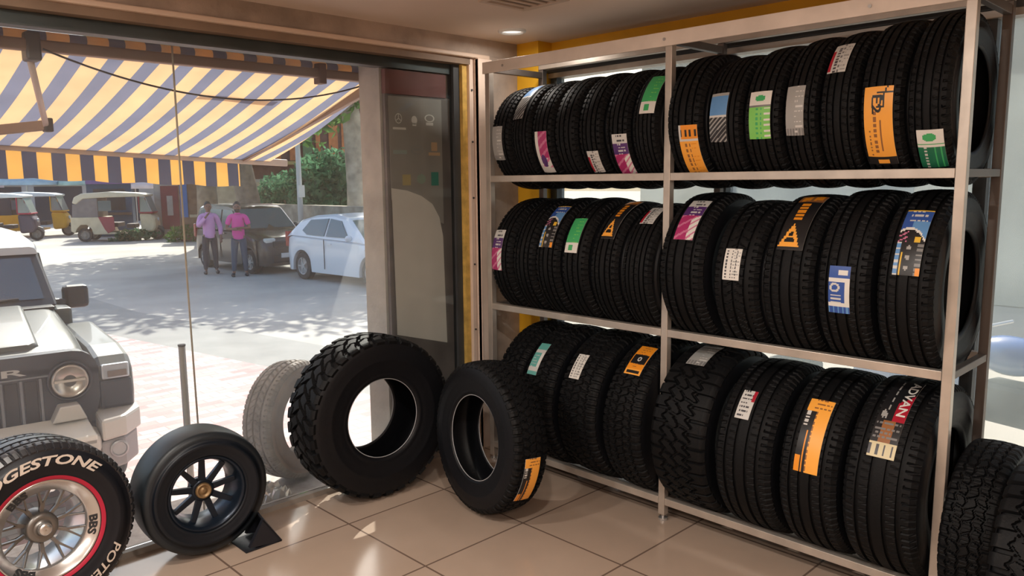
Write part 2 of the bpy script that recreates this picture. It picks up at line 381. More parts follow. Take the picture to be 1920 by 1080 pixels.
def P_white(s, t):
    if t < .16 and .25 < s < .95: return 'r'
    if .30 < t < .42 and s > .15 and int(s*30) % 3: return 'txt'
    if .5 < t < .6 and int(s*26) % 4 < 2: return 'gr'
    return 'sv' if rows(s, t, 9, .66, .95) else 'w'
def P_white2(s, t):
    return 'txt' if (.1 < t < .2 or .45 < t < .5 or .72 < t < .78) and int(s*28) % 3 and .06 < s < .94 else ('sv' if rows(s, t, 10, .55, .95, .4) else 'w2')
def P_silver(s, t): return 'w' if rows(s, t, 10, .5, .92, .3) else ('gr' if s > .86 and int(t*12) % 2 else 'sv')
def P_purple(s, t):
    if s < .2: return 'txt' if rows((s-.02)/.2, t, 2, .3, .9) else 'w'
    if s < .45: return 'w' if rows(s, t, 14, .35, .85, .4) else 'p'
    if t > .60 and (s+t*.3) > .75: return 'w2' if int(s*20+t*8) % 3 else 'pk'
    return 'pk' if int(s*17+t*5) % 4 == 0 else 'm'
def P_pink(s, t):
    if t < .28: return 'w2' if s < .8 else 'w'
    if s > .86: return 'w'
    if (t-.5)**2+(s-.68)**2*2 < .05: return 'p'
    return 'pk' if int(s*14+t*4) % 3 == 0 else ('m' if s < .6 else 'w2')
def P_green(s, t):
    if s > .72: return 'g' if .3 < t < .62 and .79 < s < .94 else 'w2'
    return 'lg' if rows(s, t, 10, .5, .9, .25) else 'g'
def P_greenwhite(s, t):
    if s < .30: return 'g' if ((t-.5)**2/.06+(s-.15)**2/.004) < 1 else 'w2'
    if s < .34: return 'gr'
    if .35 < t < .45 or .55 < t < .62: return 'g' if int(s*20) % 2 else 'lg'
    return 'w2' if t > .7 and int(s*26) % 3 == 0 else 'lg'
def P_darkgreen(s, t):
    if s < .42: return 'g' if ((t-.48)**2/.07+(s-.18)**2/.009) < 1 else ('g' if .33 < s < .35 else 'w2')
    return 'w' if .22 < t < .34 and int(s*22) % 2 else ('g' if .6 < t < .68 or .84 < t < .9 else 'dg')
def P_orange(s, t):
    if s < .26:
        if t < .12: return 'w'
        return 'k' if (abs((t*4) % 1-.5) < .22 and .08 < s < .2) else 'o'
    if s < .29: return 'w'
    return 'br' if (.3 < t < .38 or .5 < t < .55) and int(s*30) % 3 else ('o' if rows(s, t, 12, .6, .9, .3) else 'o2')
def P_bigorange(s, t):
    if s > .88: return 'k' if not (.35 < t < .75 and .92 < s < .97) else 'o2'
    if s < .26:
        if abs((t-.52)-(.24-s)*1.2) < .035 and t > .3: return 'k'
        if (abs(s-.08) < .012 and t > .45) or (abs(t-.72) < .03 and .1 < s < .26) or (abs(s-.25) < .012 and .45 < t < .75): return 'k'
    if .28 < t < .34 and .12 < s < .24: return 'k'
    if .34 < t < .46 and .3 < s < .82 and int(s*44) % 3: return 'br'
    if .56 < t < .62 and .4 < s < .8: return 'br'
    if .16 < t < .2 and .5 < s < .85 and int(s*40) % 2: return 'br'
    return 'o2'
def P_blue(s, t):
    arc = .33+.45*(t-.35)**2
    if s < .03: return 'y'
    if s < arc-.02: return 'w' if rows(s, t, 11, .2, .9, .35) and s < .25 else ('lb' if t > .4 and s > .2 else 'b')
    if s < arc+.02: return 'w2'
    if s < .55: return 'y' if ((t-.72)**2/.02+(s-.50)**2/.0016) < 1 else ('pk' if t < .35 and int(s*40+t*9) % 3 == 0 else 'k')
    if t < .14: return 'lb' if int(s*34) % 3 else 'w'
    if .2 < t < .3 and s > .68: return 'y'
    for c in (.62, .76, .9):
        if ((t-.48)**2/.008+(s-c)**2/.0009) < 1: return 'sv'
    if t > .85 and s > .9: return 'o'
    return 'gr' if t > .75 and int(s*30) % 2 else 'k'
def P_bluewhite(s, t):
    if s < .24: return 'w2' if (.45 < t < .9 and .08 < s < .18) else 'b'
    if s < .33: return 'w2'
    if s < .78:
        if t > .78: return 'w2'
        return 'w' if ((abs(((t-.3)**2/.05+(s-.45)**2/.008)-.8) < .35) or (s > .6 and int(s*40) % 3 == 0 and .1 < t < .6)) else 'b'
    if s < .86: return 'w2'
    return 'lb' if int(t*14) % 3 == 0 else 'b'
def P_tri(s, t):
    if s < .18: return 'o' if .25 < s/.18+t*.3 < .95 and int(t*9) % 4 else 'br'
    if s < .60: return 'o' if (.30 < t < .60 and int(s*42) % 3 and s > .22) else 'k'
    a = (s-.62)/.34
    if 0 < a < 1 and abs(t-.42) < a*.42: return 'o2' if (abs(t-.42) > a*.42-.12 or a > .86 or int(a*11) % 3 == 0) else 'k'
    return 'k'
def P_teal(s, t):
    if .22 < s < .34: return 'w'
    if s > .78: return 'w' if s < .9 else 'te'
    return 'w2' if t > .72 and s > .34 else ('w' if rows(s, t, 12, .1, .6, .35) and s > .4 else 'te')
def P_orangeblack(s, t):
    if .36 < s < .66: return 'w' if (.4 < t < .6 and abs(((t-.5)**2/.01+(s-.51)**2/.005)-.8) < .4) else ('o' if t < .06 or t > .94 else 'k')
    if s > .84: return 'k' if .1 < t < .9 and .87 < s < .95 else 'o2'
    return 'br' if rows(s, t, 12, .3, .8, .35) else 'o'
def P_orangeL(s, t):
    if s < .18: return 'br' if rows(s, t, 16, .3, .95, .4) else 'o2'
    if t < .42:
        if t < .22 and s > .8: return 'o'
        if .18 < s < .42 and .04 < t < .2: return 'w' if int(s*60) % 3 else 'k'
        return 'o' if .26 < t < .36 and s > .45 else 'k'
    if .44 < t < .52 and int(s*40) % 3: return 'br'
    return 'o2'
def P_adv(s, t):
    if s > .86: return 'txt' if (int(t*11) % 3 == 0 and .88 < s < .97) else 'cr'
    if s > .62: return 'gr' if rows(s, t, 20, .08, .92, .4) else 'br' if .3 < t < .7 else 'k'
    if t > .58 and s > .3+(.9-t)*.3: return 'r'
    return 'sv' if (.28 < t < .36 and int(s*30) % 3) or ((t-.2)**2/.01+(s-.55)**2/.002 < 1) else 'k'
def P_bluecar(s, t):
    if s < .45: return 'lb' if s > .07 else 'sv'
    return 'w' if s < .5 else ('sv' if (int(s*30+t*11) % 3 == 0) else 'k')
def P_small(s, t): return 'r' if t > .8 and s < .4 else ('txt' if rows(s, t, 7, .1, .8, .4) else 'w')

def tyre_label(root, R, w, style, th0, th1, u0, u1, painter, ns=48, nt=18, name='label', text=None):
    V = []; F = []; MI = []; off = .0025
    ths = np.linspace(th0, th1, ns+1); us = np.linspace(u0, u1, nt+1)
    for th in ths:
        for u in us:
            r = tyre_r(u, R, w, style)+off; V.append((-r*math.cos(th), -u*w*.475, r*math.sin(th)+R))
    n1 = len(V)
    for th in ths:
        for u in us:
            r = tyre_r(u, R, w, style)+off-.0015; V.append((-r*math.cos(th), -u*w*.475, r*math.sin(th)+R))
    q = nt+1
    for i in range(ns):
        for j in range(nt):
            F.append((i*q+j, i*q+j+1, (i+1)*q+j+1, (i+1)*q+j)); MI.append(COLK.index(painter((i+.5)/ns, (j+.5)/nt)))
    edge = [(0, j) for j in range(nt)]
    for i, j, i2, j2 in [(0, j, 0, j+1) for j in range(nt)]+[(ns, j, ns, j+1) for j in range(nt)]+[(i, 0, i+1, 0) for i in range(ns)]+[(i, nt, i+1, nt) for i in range(ns)]:
        F.append((i*q+j, i2*q+j2, i2*q+j2+n1, i*q+j+n1)); MI.append(0)
    me = bpy.data.meshes.new(name); me.from_pydata(V, [], F)
    for m in lab_m: me.materials.append(m)
    me.polygons.foreach_set('material_index', MI)
    o = bpy.data.objects.new(name, me); C.objects.link(o); o.parent = root
    for tx in (text or []):
        s0, s1, t0, t1, txt, key, vert = tx
        mb = MB()
        def mp(a, b):
            if vert: s, t = s0+(s1-s0)*a, t1+(t0-t1)*b*1.0      # reads downwards, letter tops to the right
            else: s, t = s1+(s0-s1)*b, t0+(t1-t0)*a
            if vert: t = t0+(t1-t0)*b
            th = th0+(th1-th0)*s; u = u0+(u1-u0)*t; r = tyre_r(u, R, w, style)+off+.0012
            return (-r*math.cos(th), -u*w*.475, r*math.sin(th)+R)
        add_text(mb, txt, mp, bold=.02)
        mb.build('lettering', lab_m[COLK.index(key)], o, fix=False)
    return o

ZS = [.10, .931, 1.661, 2.272]
YP = [3.29, 2.084, .865]
T = {2: [(3.222, .155, .287), (3.065, .15, .289), (2.907, .155, .290), (2.745, .155, .292), (2.583, .155, .293), (2.415, .15, .292), (2.256, .146, .291),
         (2.058, .19, .303), (1.855, .17, .293), (1.676, .17, .300), (1.502, .145, .306), (1.355, .15, .308), (1.202, .16, .315), (1.036, .145, .318)],
     1: [(3.187, .168, .334), (3.016, .167, .334), (2.845, .175, .336), (2.658, .175, .337), (2.475, .175, .329), (2.287, .178, .326),
         (2.056, .235, .350), (1.785, .22, .335), (1.552, .225, .347), (1.318, .21, .356), (1.094, .202, .3565)],
     0: [(3.125, .195, .388), (2.92, .24, .390), (2.645, .26, .394), (2.345, .235, .395), (2.056, .29, .397), (1.728, .27, .385), (1.43, .245, .387), (1.17, .278, .392)]}
LB = {2: {0: (.21, -.44, -.8, .3, P_silver), 1: (1.25, .31, -.85, .2, P_bluecar), 2: (.04, -.75, -.57, .55, P_pink), 4: (-.36, -.78, -.34, .6, P_white), 5: (-.10, -.83, -.3, .85, P_purple),
          6: (.92, .20, -.34, .8, P_green), 7: (-.08, -.88, -.2, .8, P_orange), 8: (.40, -.31, -.8, .22, P_bluecar), 9: (.32, -.32, -.68, .48, P_greenwhite), 10: (.31, -.32, -.8, .28, P_silver),
          11: (.89, .43, -.8, .19, P_white), 12: (.16, -.80, -.74, .59, P_bigorange), 13: (-.37, -.87, -.52, .74, P_darkgreen)},
      1: {0: (.51, -.17, -.85, .18, P_purple), 2: (1.05, .26, -.67, .43, P_blue), 3: (.77, .20, -.72, .3, P_green), 4: (1.42, .49, -.45, .5, P_tri), 5: (1.2, .8, -.5, .4, P_white),
          6: (1.10, .43, -.42, .45, P_purple), 7: (.42, .02, -.49, .25, P_white2), 8: (1.31, .39, -.5, .5, P_tri), 9: (.21, -.30, -.47, .33, P_bluewhite), 10: (.91, .16, -.42, .52, P_blue)},
      0: {1: (.94, .44, -.72, -.1, P_teal), 2: (.86, .50, -.58, -.03, P_white2), 3: (1.19, .71, -.38, .45, P_orangeblack), 4: (1.49, 1.01, -.48, .22, P_silver),
          5: (.86, .51, -.44, .07, P_small), 6: (.91, .11, -.42, .42, P_orangeL), 7: (1.43, .42, -.42, .33, P_adv)}}
STY = {2: ['rib4', 'rib5', 'rib4', 'rib3', 'rib4', 'rib4', 'rib5', 'rib4', 'rib5', 'rib4', 'rib4', 'rib4', 'rib4', 'rib4'],
       1: ['rib4', 'rib4', 'rib4', 'rib3', 'rib4', 'rib5', 'rib4', 'dir', 'rib4', 'rib4', 'rib4'],
       0: ['at', 'at', 'at', 'at', 'block', 'rib4', 'rib4', 'rib4']}
DESC = {2: ['narrow black tyre with a tall silver-grey sticker, leftmost on the top shelf',
            'black tyre with a pale blue sticker near its top, second from left on top shelf',
            'black tyre with a pink and white sticker, third from left on the top shelf',
            'plain black tyre without any sticker, between two stickered tyres in the top left bay',
            'black tyre with a small white sticker low down, top shelf left bay',
            'black tyre with a white, purple and magenta sticker, top shelf left bay',
            'black tyre with a green sticker high up, left of middle post, top shelf',
            'black tyre with a low orange sticker, just right of middle post, top shelf',
            'black tyre with a blue and grey sticker at mid height, top shelf right bay',
            'black tyre with a white and lime green sticker, top shelf right bay',
            'black tyre with a plain silver-grey sticker at mid height, top shelf right bay',
            'black tyre with a small white and red sticker high up, top shelf right bay',
            'black tyre with the largest orange sticker, second from right on top shelf',
            'large black tyre with a white and dark green sticker, rightmost on the top shelf'],
        1: ['black tyre with a white, purple and magenta sticker, leftmost on the middle shelf',
            'plain black tyre without any sticker, second from left on the middle shelf',
            'black tyre with a long blue and black sticker, middle shelf left bay',
            'black tyre with a green and white sticker, middle shelf left bay',
            'black tyre with an orange triangle on a black sticker, middle shelf left bay',
            'black tyre with a small white sticker, just left of middle post, middle shelf',
            'wide tyre with a purple and magenta sticker, right of middle post, middle shelf',
            'black tyre with a small white sticker halfway up its tread, middle shelf right bay',
            'wide black tyre with orange lettering and triangle on black sticker, middle shelf right bay',
            'large black tyre with a blue and white sticker halfway up, middle shelf right bay',
            'large tyre with a blue and black sticker with yellow dot, rightmost on middle shelf'],
        0: ['black all-terrain tyre without sticker, leftmost on the bottom shelf',
            'black all-terrain tyre with a teal and white sticker, bottom shelf left bay',
            'black all-terrain tyre with a small white sticker, bottom shelf left bay',
            'black all-terrain tyre with an orange sticker with black square, bottom shelf left bay',
            'chunky block-tread tyre with a silver sticker, overlapping the middle post, bottom shelf',
            'wide black ribbed tyre with a small white and red sticker, bottom shelf right bay',
            'wide black ribbed tyre with a tall orange and black sticker, bottom shelf right bay',
            'widest black tyre with a black, red and cream sticker, rightmost on the bottom shelf']}
GRP = {2: 'tyres on the top shelf', 1: 'tyres on the middle shelf', 0: 'tyres on the bottom shelf'}
for k in (2, 1, 0):
    for i, (yf, w, R) in enumerate(T[k]):
        zc = ZS[k]+.0175+math.sqrt(R*R-.201**2)+.002
        root = thing('tyre', DESC[k][i], 'tyre', (XR+DP/2, yf-w/2, zc-R), 0, GRP[k])
        rimr = {2: .178, 1: .19, 0: .203}[k]+(.01 if i > 6 else 0)
        tyre_parts(root, R, w, rimr, STY[k][i])
        if i in LB[k]:
            t0, t1, a, b, p = LB[k][i]
            tx = None
            if k == 0 and i == 7: tx = [(.03, .56, .62, .95, 'ADVAN', 'w2', True)]
            if k == 2 and i == 12: tx = [(.10, .32, .30, .62, 'F2', 'k', True)]
            tyre_label(root, R, w, STY[k][i], t0, t1, a, b, p, text=tx)

# ------------------------------------------------------------------ rack
rk = thing('tyre_rack', 'tall brushed steel tyre rack of three shelves along the glass side wall', 'rack', (XR, YP[1], 0))
def RB(name, x0, x1, y0, y1, z0, z1, m=steel, bv=.002):
    o = MB().box(x0-XR, x1-XR, y0-YP[1], y1-YP[1], z0, z1).build(name, m, rk, bevel=bv); return o
h = .0175
for y in YP:
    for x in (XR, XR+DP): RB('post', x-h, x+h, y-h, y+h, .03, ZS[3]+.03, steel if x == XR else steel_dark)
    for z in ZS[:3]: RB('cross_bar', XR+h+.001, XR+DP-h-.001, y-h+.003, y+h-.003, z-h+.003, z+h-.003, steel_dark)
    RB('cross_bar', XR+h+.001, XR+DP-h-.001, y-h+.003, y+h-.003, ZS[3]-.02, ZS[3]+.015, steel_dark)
    for x in (XR, XR+DP):
        MB().tube([(x-XR, y-YP[1], .0), (x-XR, y-YP[1], .012)], .022, 16).tube([(x-XR, y-YP[1], .012), (x-XR, y-YP[1], .035)], .008, 10).build('foot', alu, rk)
for a, b in ((0, 1), (1, 2)):
    for z in ZS[:3]:
        RB('shelf_rail', XR-h, XR+h, YP[b]+h+.001, YP[a]-h-.001, z-h, z+h)
        RB('shelf_rail', XR+DP-h, XR+DP+h, YP[b]+h+.001, YP[a]-h-.001, z-h, z+h)
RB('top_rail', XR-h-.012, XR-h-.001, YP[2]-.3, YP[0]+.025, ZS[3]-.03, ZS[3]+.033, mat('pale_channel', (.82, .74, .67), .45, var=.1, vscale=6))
RB('top_rail', XR+DP-h, XR+DP+h, YP[2]-h, YP[0]+h, ZS[3]+.031, ZS[3]+.06)
for y in (3.15, 2.1, 1.2, .9): MB().tube([(-h-.012, y-YP[1], ZS[3]), (-h-.016, y-YP[1], ZS[3])], .007, 10).build('bolt', alu, rk)

# ------------------------------------------------------------------ tyres and wheels standing on the floor
def place_tyre(root, cx, cy, az, lean, R, w):
    n = Vector((math.sin(az)*math.cos(lean), math.cos(az)*math.cos(lean), math.sin(lean)))
    t = Vector((math.cos(az), -math.sin(az), 0)); u = t.cross(n); u = u if u.z > 0 else -u
    Y = -n; Z = u; X = Y.cross(Z)
    b = Vector((cx, cy, abs(math.sin(lean))*w*.47+.001))
    M = Matrix.Identity(4)
    for i in range(3): M[i][0] = X[i]; M[i][1] = Y[i]; M[i][2] = Z[i]; M[i][3] = b[i]
    root.matrix_world = M
def beads(root, R, w, rim):  # light-grey rings stand in for the highlight along the bead edges
    for s in (-1, 1): MB().lathe([(s*w*.415+.0022*math.cos(q*PI/3), rim-.0008+.0022*math.sin(q*PI/3)) for q in range(6)], 96, 'Y', (0, 0, R), closed=True).build('bead_highlight_ring', bead_m, root, smooth=True)

mud = thing('tyre', 'large mud-terrain tyre with deep lugs standing against the shop window', 'tyre')
tyre_parts(mud, .428, .28, .208, 'mud'); beads(mud, .428, .28, .208)
place_tyre(mud, 2.275, 3.395, math.radians(183.5), math.radians(.7), .428, .28)
at = thing('tyre', 'all-terrain tyre with an orange sticker standing turned on the floor before the rack', 'tyre')
tyre_parts(at, .378, .20, .212, 'at'); beads(at, .378, .20, .212)
place_tyre(at, 2.525, 2.79, math.radians(279), math.radians(4.1), .378, .20)
# sticker low on the tread, on the side turned to the viewer
AT_LAB = (PI+.02, PI+.66)
tyre_label(at, .378, .20, 'at', AT_LAB[0], AT_LAB[1], .48, -.42, P_orangeL)

def curved_text(mb, txt, R, y, rad, hgt, a0, a1, **k):     # on the face towards -Y, centre (0, y, R), reading clockwise from angle a0 to a1
    def mp(s, t):
        a = a0+(a1-a0)*s; r = rad+hgt*t; return (r*math.sin(a), y, R+r*math.cos(a))
    add_text(mb, txt, mp, **k)

# slick with dark spoked rim
R, w, rim = .283, .215, .168
sk = thing('racing_wheel', 'smooth slick racing tyre on a dark spoked rim, resting in a black wheel stand', 'wheel')
tyre_parts(sk, R, w, rim, 'slick', rubber_slick, mat('slick_side', (.004, .007, .012), .42, spec=.35))
navy = mat('navy_rim', (.012, .02, .034), .28, metal=.5)
rimp = MB().lathe([(-w*.42, rim+.004), (-w*.445, rim-.002), (-w*.43, rim-.008), (-w*.36, rim-.016), (-.02, rim-.030), (.06, rim-.03), (w*.42, rim-.008), (w*.43, rim)], 80, 'Y', (0, 0, R)).build('rim', navy, sk, smooth=True)
def spoke_ring(parent, n, R, r0, r1, y0, y1, w0, w1, thick, m, name='spoke', phase=0., fork=None):
    for k in range(n):
        a = phase+2*PI*k/n; mb = MB(); ca, sa = math.cos(a), math.sin(a)
        def P(r, t, y): return (r*sa+t*ca, y, R+r*ca-t*sa)
        def seg(ra, rb, ta, tb, wa, wb, ya, yb):
            vs = [P(ra, ta-wa/2, ya), P(ra, ta+wa/2, ya), P(rb, tb+wb/2, yb), P(rb, tb-wb/2, yb)]
            vs += [(v[0], v[1]+thick, v[2]) for v in vs]
            mb.add(vs, [(0, 1, 2, 3), (7, 6, 5, 4), (0, 4, 5, 1), (1, 5, 6, 2), (2, 6, 7, 3), (3, 7, 4, 0)])
        if fork:
            rm = r0+(r1-r0)*fork[0]; ym = y0+(y1-y0)*fork[0]
            seg(r0, rm, 0, 0, w0, w0*.9, y0, ym); seg(rm, r1, -w0*.15, -fork[1], w0*.6, w1, ym, y1); seg(rm, r1, w0*.15, fork[1], w0*.6, w1, ym, y1)
        else: seg(r0, r1, 0, 0, w0, w1, y0, y1)
        mb.build(name, m, parent, bevel=.002)
spoke_ring(rimp, 9, R, .035, rim-.02, -.035, -.045, .030, .022, .02, navy, phase=.02)
MB().lathe([(-.03, .001), (-.032, .03), (-.04, .048), (0, .052), (.02, .05), (.02, .0)], 40, 'Y', (0, 0, R)).build('hub', navy, rimp, smooth=True)
MB().lathe([(-.048, .001), (-.05, .012), (-.044, .014), (-.044, .022), (-.052, .025), (-.052, .033), (-.04, .036)], 40, 'Y', (0, 0, R)).build('centre_lock', mat('bronze', (.30, .20, .10), .4, metal=.6), rimp, smooth=True)
place_tyre(sk, 1.344, 3.40, math.radians(182.7), 0, R, w)
sk.location.z = .006
# stand
st = thing('wheel_stand', 'black folded-metal wheel stand under the slick racing wheel', 'stand', (1.344, 3.38, 0))
stm = mat('stand_black', (.018, .02, .028), .4, metal=.3)
MB().box(.11, .285, -.17, .0, .001, .008).build('base_plate', stm, st, bevel=.002)
MB().add([(.285, -.17, .001), (.285, -.15, .001), (.20, -.15, .13), (.20, -.17, .13), (.13, -.17, .02), (.13, -.15, .02)], [(0, 3, 4), (1, 5, 2), (0, 1, 2, 3), (3, 2, 5, 4), (4, 5, 1, 0)]).build('side_plate', stm, st)
MB().add([(.285, -.02, .001), (.285, .0, .001), (.235, .0, .13), (.235, -.02, .13), (.185, -.02, .02), (.185, .0, .02)], [(0, 3, 4), (1, 5, 2), (0, 1, 2, 3), (3, 2, 5, 4), (4, 5, 1, 0)]).build('side_plate', stm, st)
MB().add([(.288, -.17, .005), (.288, .0, .005), (.238, .0, .132), (.203, -.17, .132), (.282, -.17, .003), (.282, .0, .003), (.232, .0, .13), (.197, -.17, .13)],
         [(0, 1, 2, 3), (7, 6, 5, 4), (0, 4, 5, 1), (1, 5, 6, 2), (2, 6, 7, 3), (3, 7, 4, 0)]).build('end_plate', stm, st)

# grooved racing wheel with silver mesh rim
R, w, rim = .340, .30, .192
bw = thing('racing_wheel', 'grooved racing tyre on a silver mesh-spoked rim with red ring and white lettering', 'wheel')
tyre_parts(bw, R, w, rim+.002, 'rib4', mat('grooved_rubber', (.015, .015, .018), .35), mat('race_side', (.006, .007, .011), .45, spec=.35))
silver = mat('rim_silver', (.62, .61, .60), .25, metal=.9)
greym = mat('magnesium_grey', (.22, .21, .20), .35, metal=.8)
rp = MB().lathe([(-w*.40, rim+.004), (-w*.45, rim+.001), (-w*.452, rim-.005), (-w*.43, rim-.009), (-w*.40, rim-.040), (-w*.30, rim-.044), (-.05, rim-.048), (.08, rim-.045), (w*.42, rim-.008), (w*.43, rim)], 96, 'Y', (0, 0, R)).build('rim', silver, bw, smooth=True)
MB().lathe([(-w*.4535, rim+.002), (-w*.462, rim+.006), (-w*.468, rim+.013), (-w*.471, rim+.017)], 96, 'Y', (0, 0, R)).build('red_ring', mat('red_line', (.42, .01, .04), .5), bw, smooth=True)
spoke_ring(rp, 10, R, .045, rim-.043, -.07, -.10, .013, .007, .018, greym, phase=.1, fork=(.45, .021))
MB().lathe([(-.10, .001), (-.105, .022), (-.10, .026), (-.085, .03), (-.085, .034), (-.09, .05), (-.075, .06), (.0, .062)], 48, 'Y', (0, 0, R)).build('hub', greym, rp, smooth=True)
MB().lathe([(-.115, .001), (-.118, .018), (-.112, .024), (-.09, .026)], 32, 'Y', (0, 0, R)).build('centre_nut', silver, rp, smooth=True)
mb = MB(); curved_text(mb, 'BRIDGESTONE', R, -w*.5-.0025, .252, .038, -1.18, .82, bold=.03, shear=.25)
mb.build('brand_lettering', mat('tyre_print', (.60, .52, .45), .6), bw, fix=False)
mb = MB(); curved_text(mb, 'POTENZA', R, -w*.5-.0025, .256, .034, 2.07, 3.07, bold=.015, shear=.2)
mb.build('model_lettering', mat('tyre_print', (.60, .52, .45), .6), bw, fix=False)
for a0 in (1.55, 3.5, 5.5):
    mb = MB(); curved_text(mb, 'BBS', R, 0, rim-.040, .030, a0, a0+.46, bold=.04)
    mb.v = [(x, -w*.43-.0012+(math.hypot(x, z-R)-(rim-.009))*(-.03*w/.031), z) for x, y, z in mb.v]
    mb.build('rim_lettering', blackp, rp, fix=False)
place_tyre(bw, .685, 3.35, math.radians(173), math.radians(3.0), R, w)

# two tyres right of the rack
for (x, y, R, w, sty, lab, az) in ((3.245, .742, .33, .185, 'at', 'dark all-terrain tyre on the floor just right of the rack end', 270),
                              (2.97, .50, .35, .235, 'block', 'dark block-tread tyre at the bottom right corner of the picture', 268)):
    t = thing('tyre', lab, 'tyre'); tyre_parts(t, R, w, .2, sty)
    place_tyre(t, x, y, math.radians(az-90), 0, R, w)

# ------------------------------------------------------------------ outside: ground
G = GZ
pave = tile_mat('pink_paving', (.50, .24, .23), (.53, .47, .44), (.34, .27, .26), .24, .12, 0, 0, .008, .8, .15, offset=.5)
struct('ground', MB().box(-40, 120, 3.62, 130, G-.4, G-.02).box(GX+.2, 120, -40, 3.62, G-.4, G-.021), mat('sandy_asphalt', (.44, .41, .37), .9, var=.16, vscale=.6, bump=.2))
struct('pavement_concrete', MB().prism([(3.3, 14), (4.27, 8.56), (4.6, 3.9), (4.6, -6), (6.2, -6), (6.0, 5.0), (5.4, 9.0), (4.66, 14), (4.62, 18), (3.1, 18)], 'Z', G-.019, G-.004), mat('grey_concrete', (.30, .29, .27), .9, var=.1, vscale=2))
struct('pavement', MB().prism([(-10, 3.62), (4.6, 3.62), (4.6, 3.9), (4.27, 8.56), (3.3, 14), (-10, 14)], 'Z', G-.019, G), pave)
struct('plinth', MB().box(-3.6, 3.05, WY+.101, 4.12, G, -.03), mat('granite_ledge', (.45, .40, .36), .7, var=.3, vscale=15))

# outer pillar and cladding board seen through the right end of the window
struct('pillar_outer', MB().box(2.556, 3.6, 3.635, 3.83, G, 2.42), mat('pillar_plaster', (.6, .58, .54), .85, var=.15, vscale=6, bump=.4))
struct('pillar_side', MB().box(3.105, GX+.1, WY+.065, 3.634, G, 2.38), brownwall)
bd = thing('cladding_board', 'dark grey sign board with rows of small emblems and curved white lower half', 'sign board', (2.56, 3.618, 0))
def BX(v): return v-2.56
MB().box(BX(2.570), BX(3.075), -.012, .012, .05, 2.13).build('backing', mat('board_brown_grey', (.2, .18, .18), .6, var=.25), bd)
MB().box(BX(2.570), BX(3.0), -.018, .016, 2.131, 2.262).build('head_box', mat('maroon_box', (.24, .10, .10), .6, var=.2), bd)
MB().prism([(BX(2.59), 1.55), (BX(2.59), 2.12), (BX(2.965), 2.12), (BX(2.965), 1.40), (BX(2.7), 1.5)], 'Y', -.0155, -.0125).build('poster', mat('poster_grey', (.40, .385, .375), .5, var=.08), bd)
MB().prism([(BX(2.603), .78), (BX(2.594), 1.615), (BX(2.70), 1.60), (BX(2.80), 1.568), (BX(2.88), 1.52), (BX(2.93), 1.44), (BX(2.955), 1.33), (BX(2.97), .68)], 'Y', -.0185, -.0158).build('white_lower_panel', mat('lower_white', (.9, .87, .84), .7, var=.05), bd)  # off-white sheet with a curved top over the lower board
def emb(parent, mb, m, label): o = mb.build('emblem', m, parent); o['label'] = label
ew = mat('emblem_white', (.95, .95, .95), .5); yb = -.0165
def ringm(mb, x, z, rx, rz, wd=.2, n=24):
    o = [(BX(x)+rx*math.cos(2*PI*k/n), z+rz*math.sin(2*PI*k/n)) for k in range(n)]
    i = [(BX(x)+rx*(1-wd)*math.cos(2*PI*k/n), z+rz*(1-wd)*math.sin(2*PI*k/n)) for k in range(n)]
    return mb.add([(p[0], yb, p[1]) for p in o+i], [(k, (k+1) % n, n+(k+1) % n, n+k) for k in range(n)])
def disc(mb, x, z, rx, rz, n=24): return mb.add([(BX(x)+rx*math.cos(2*PI*k/n), yb, z+rz*math.sin(2*PI*k/n)) for k in range(n)], [tuple(range(n))])
def rect(mb, x, z, w, h_): return mb.add([(BX(x)-w/2, yb, z-h_/2), (BX(x)+w/2, yb, z-h_/2), (BX(x)+w/2, yb, z+h_/2), (BX(x)-w/2, yb, z+h_/2)], [(0, 1, 2, 3)])
m_ = MB(); ringm(m_, 2.655, 2.0, .024, .028, .16)
for a in (90, 210, 330): m_.bar((BX(2.655), yb, 2.0), (BX(2.655)+.022*math.cos(math.radians(a)), yb, 2.0+.026*math.sin(math.radians(a))), .004, .002, (0, 1, 0))
rect(m_, 2.66, 1.945, .09, .012); emb(bd, m_, ew, 'white ring emblem with three spokes')
m_ = MB(); disc(m_, 2.765, 1.995, .02, .024); rect(m_, 2.765, 1.97, .028, .014); emb(bd, m_, ew, 'white shield emblem')
m_ = MB(); ringm(m_, 2.875, 2.01, .036, .022, .25); rect(m_, 2.875, 1.978, .052, .016); emb(bd, m_, ew, 'white oval emblem')
m_ = MB(); rect(m_, 2.66, 1.815, .095, .022); emb(bd, m_, mat('emblem_pale', (.42, .50, .50), .5), 'pale bar emblem')
m_ = MB(); ringm(m_, 2.78, 1.83, .046, .027, .2); rect(m_, 2.78, 1.832, .05, .012); emb(bd, m_, mat('emblem_grey', (.36, .37, .38), .5), 'grey oval emblem')
m_ = MB(); rect(m_, 2.905, 1.85, .044, .05); rect(m_, 2.905, 1.808, .085, .018); emb(bd, m_, mat('emblem_peach', (.72, .50, .33), .5), 'peach square emblem')
m_ = MB(); rect(m_, 2.70, 1.66, .058, .06); emb(bd, m_, mat('emblem_cream', (.62, .52, .28), .5), 'cream square emblem')
m_ = MB(); disc(m_, 2.805, 1.665, .032, .028); emb(bd, m_, mat('emblem_mint', (.35, .46, .40), .5), 'pale green round emblem')
m_ = MB(); rect(m_, 2.905, 1.665, .055, .078); emb(bd, m_, mat('emblem_teal', (.08, .34, .28), .5), 'teal square emblem')

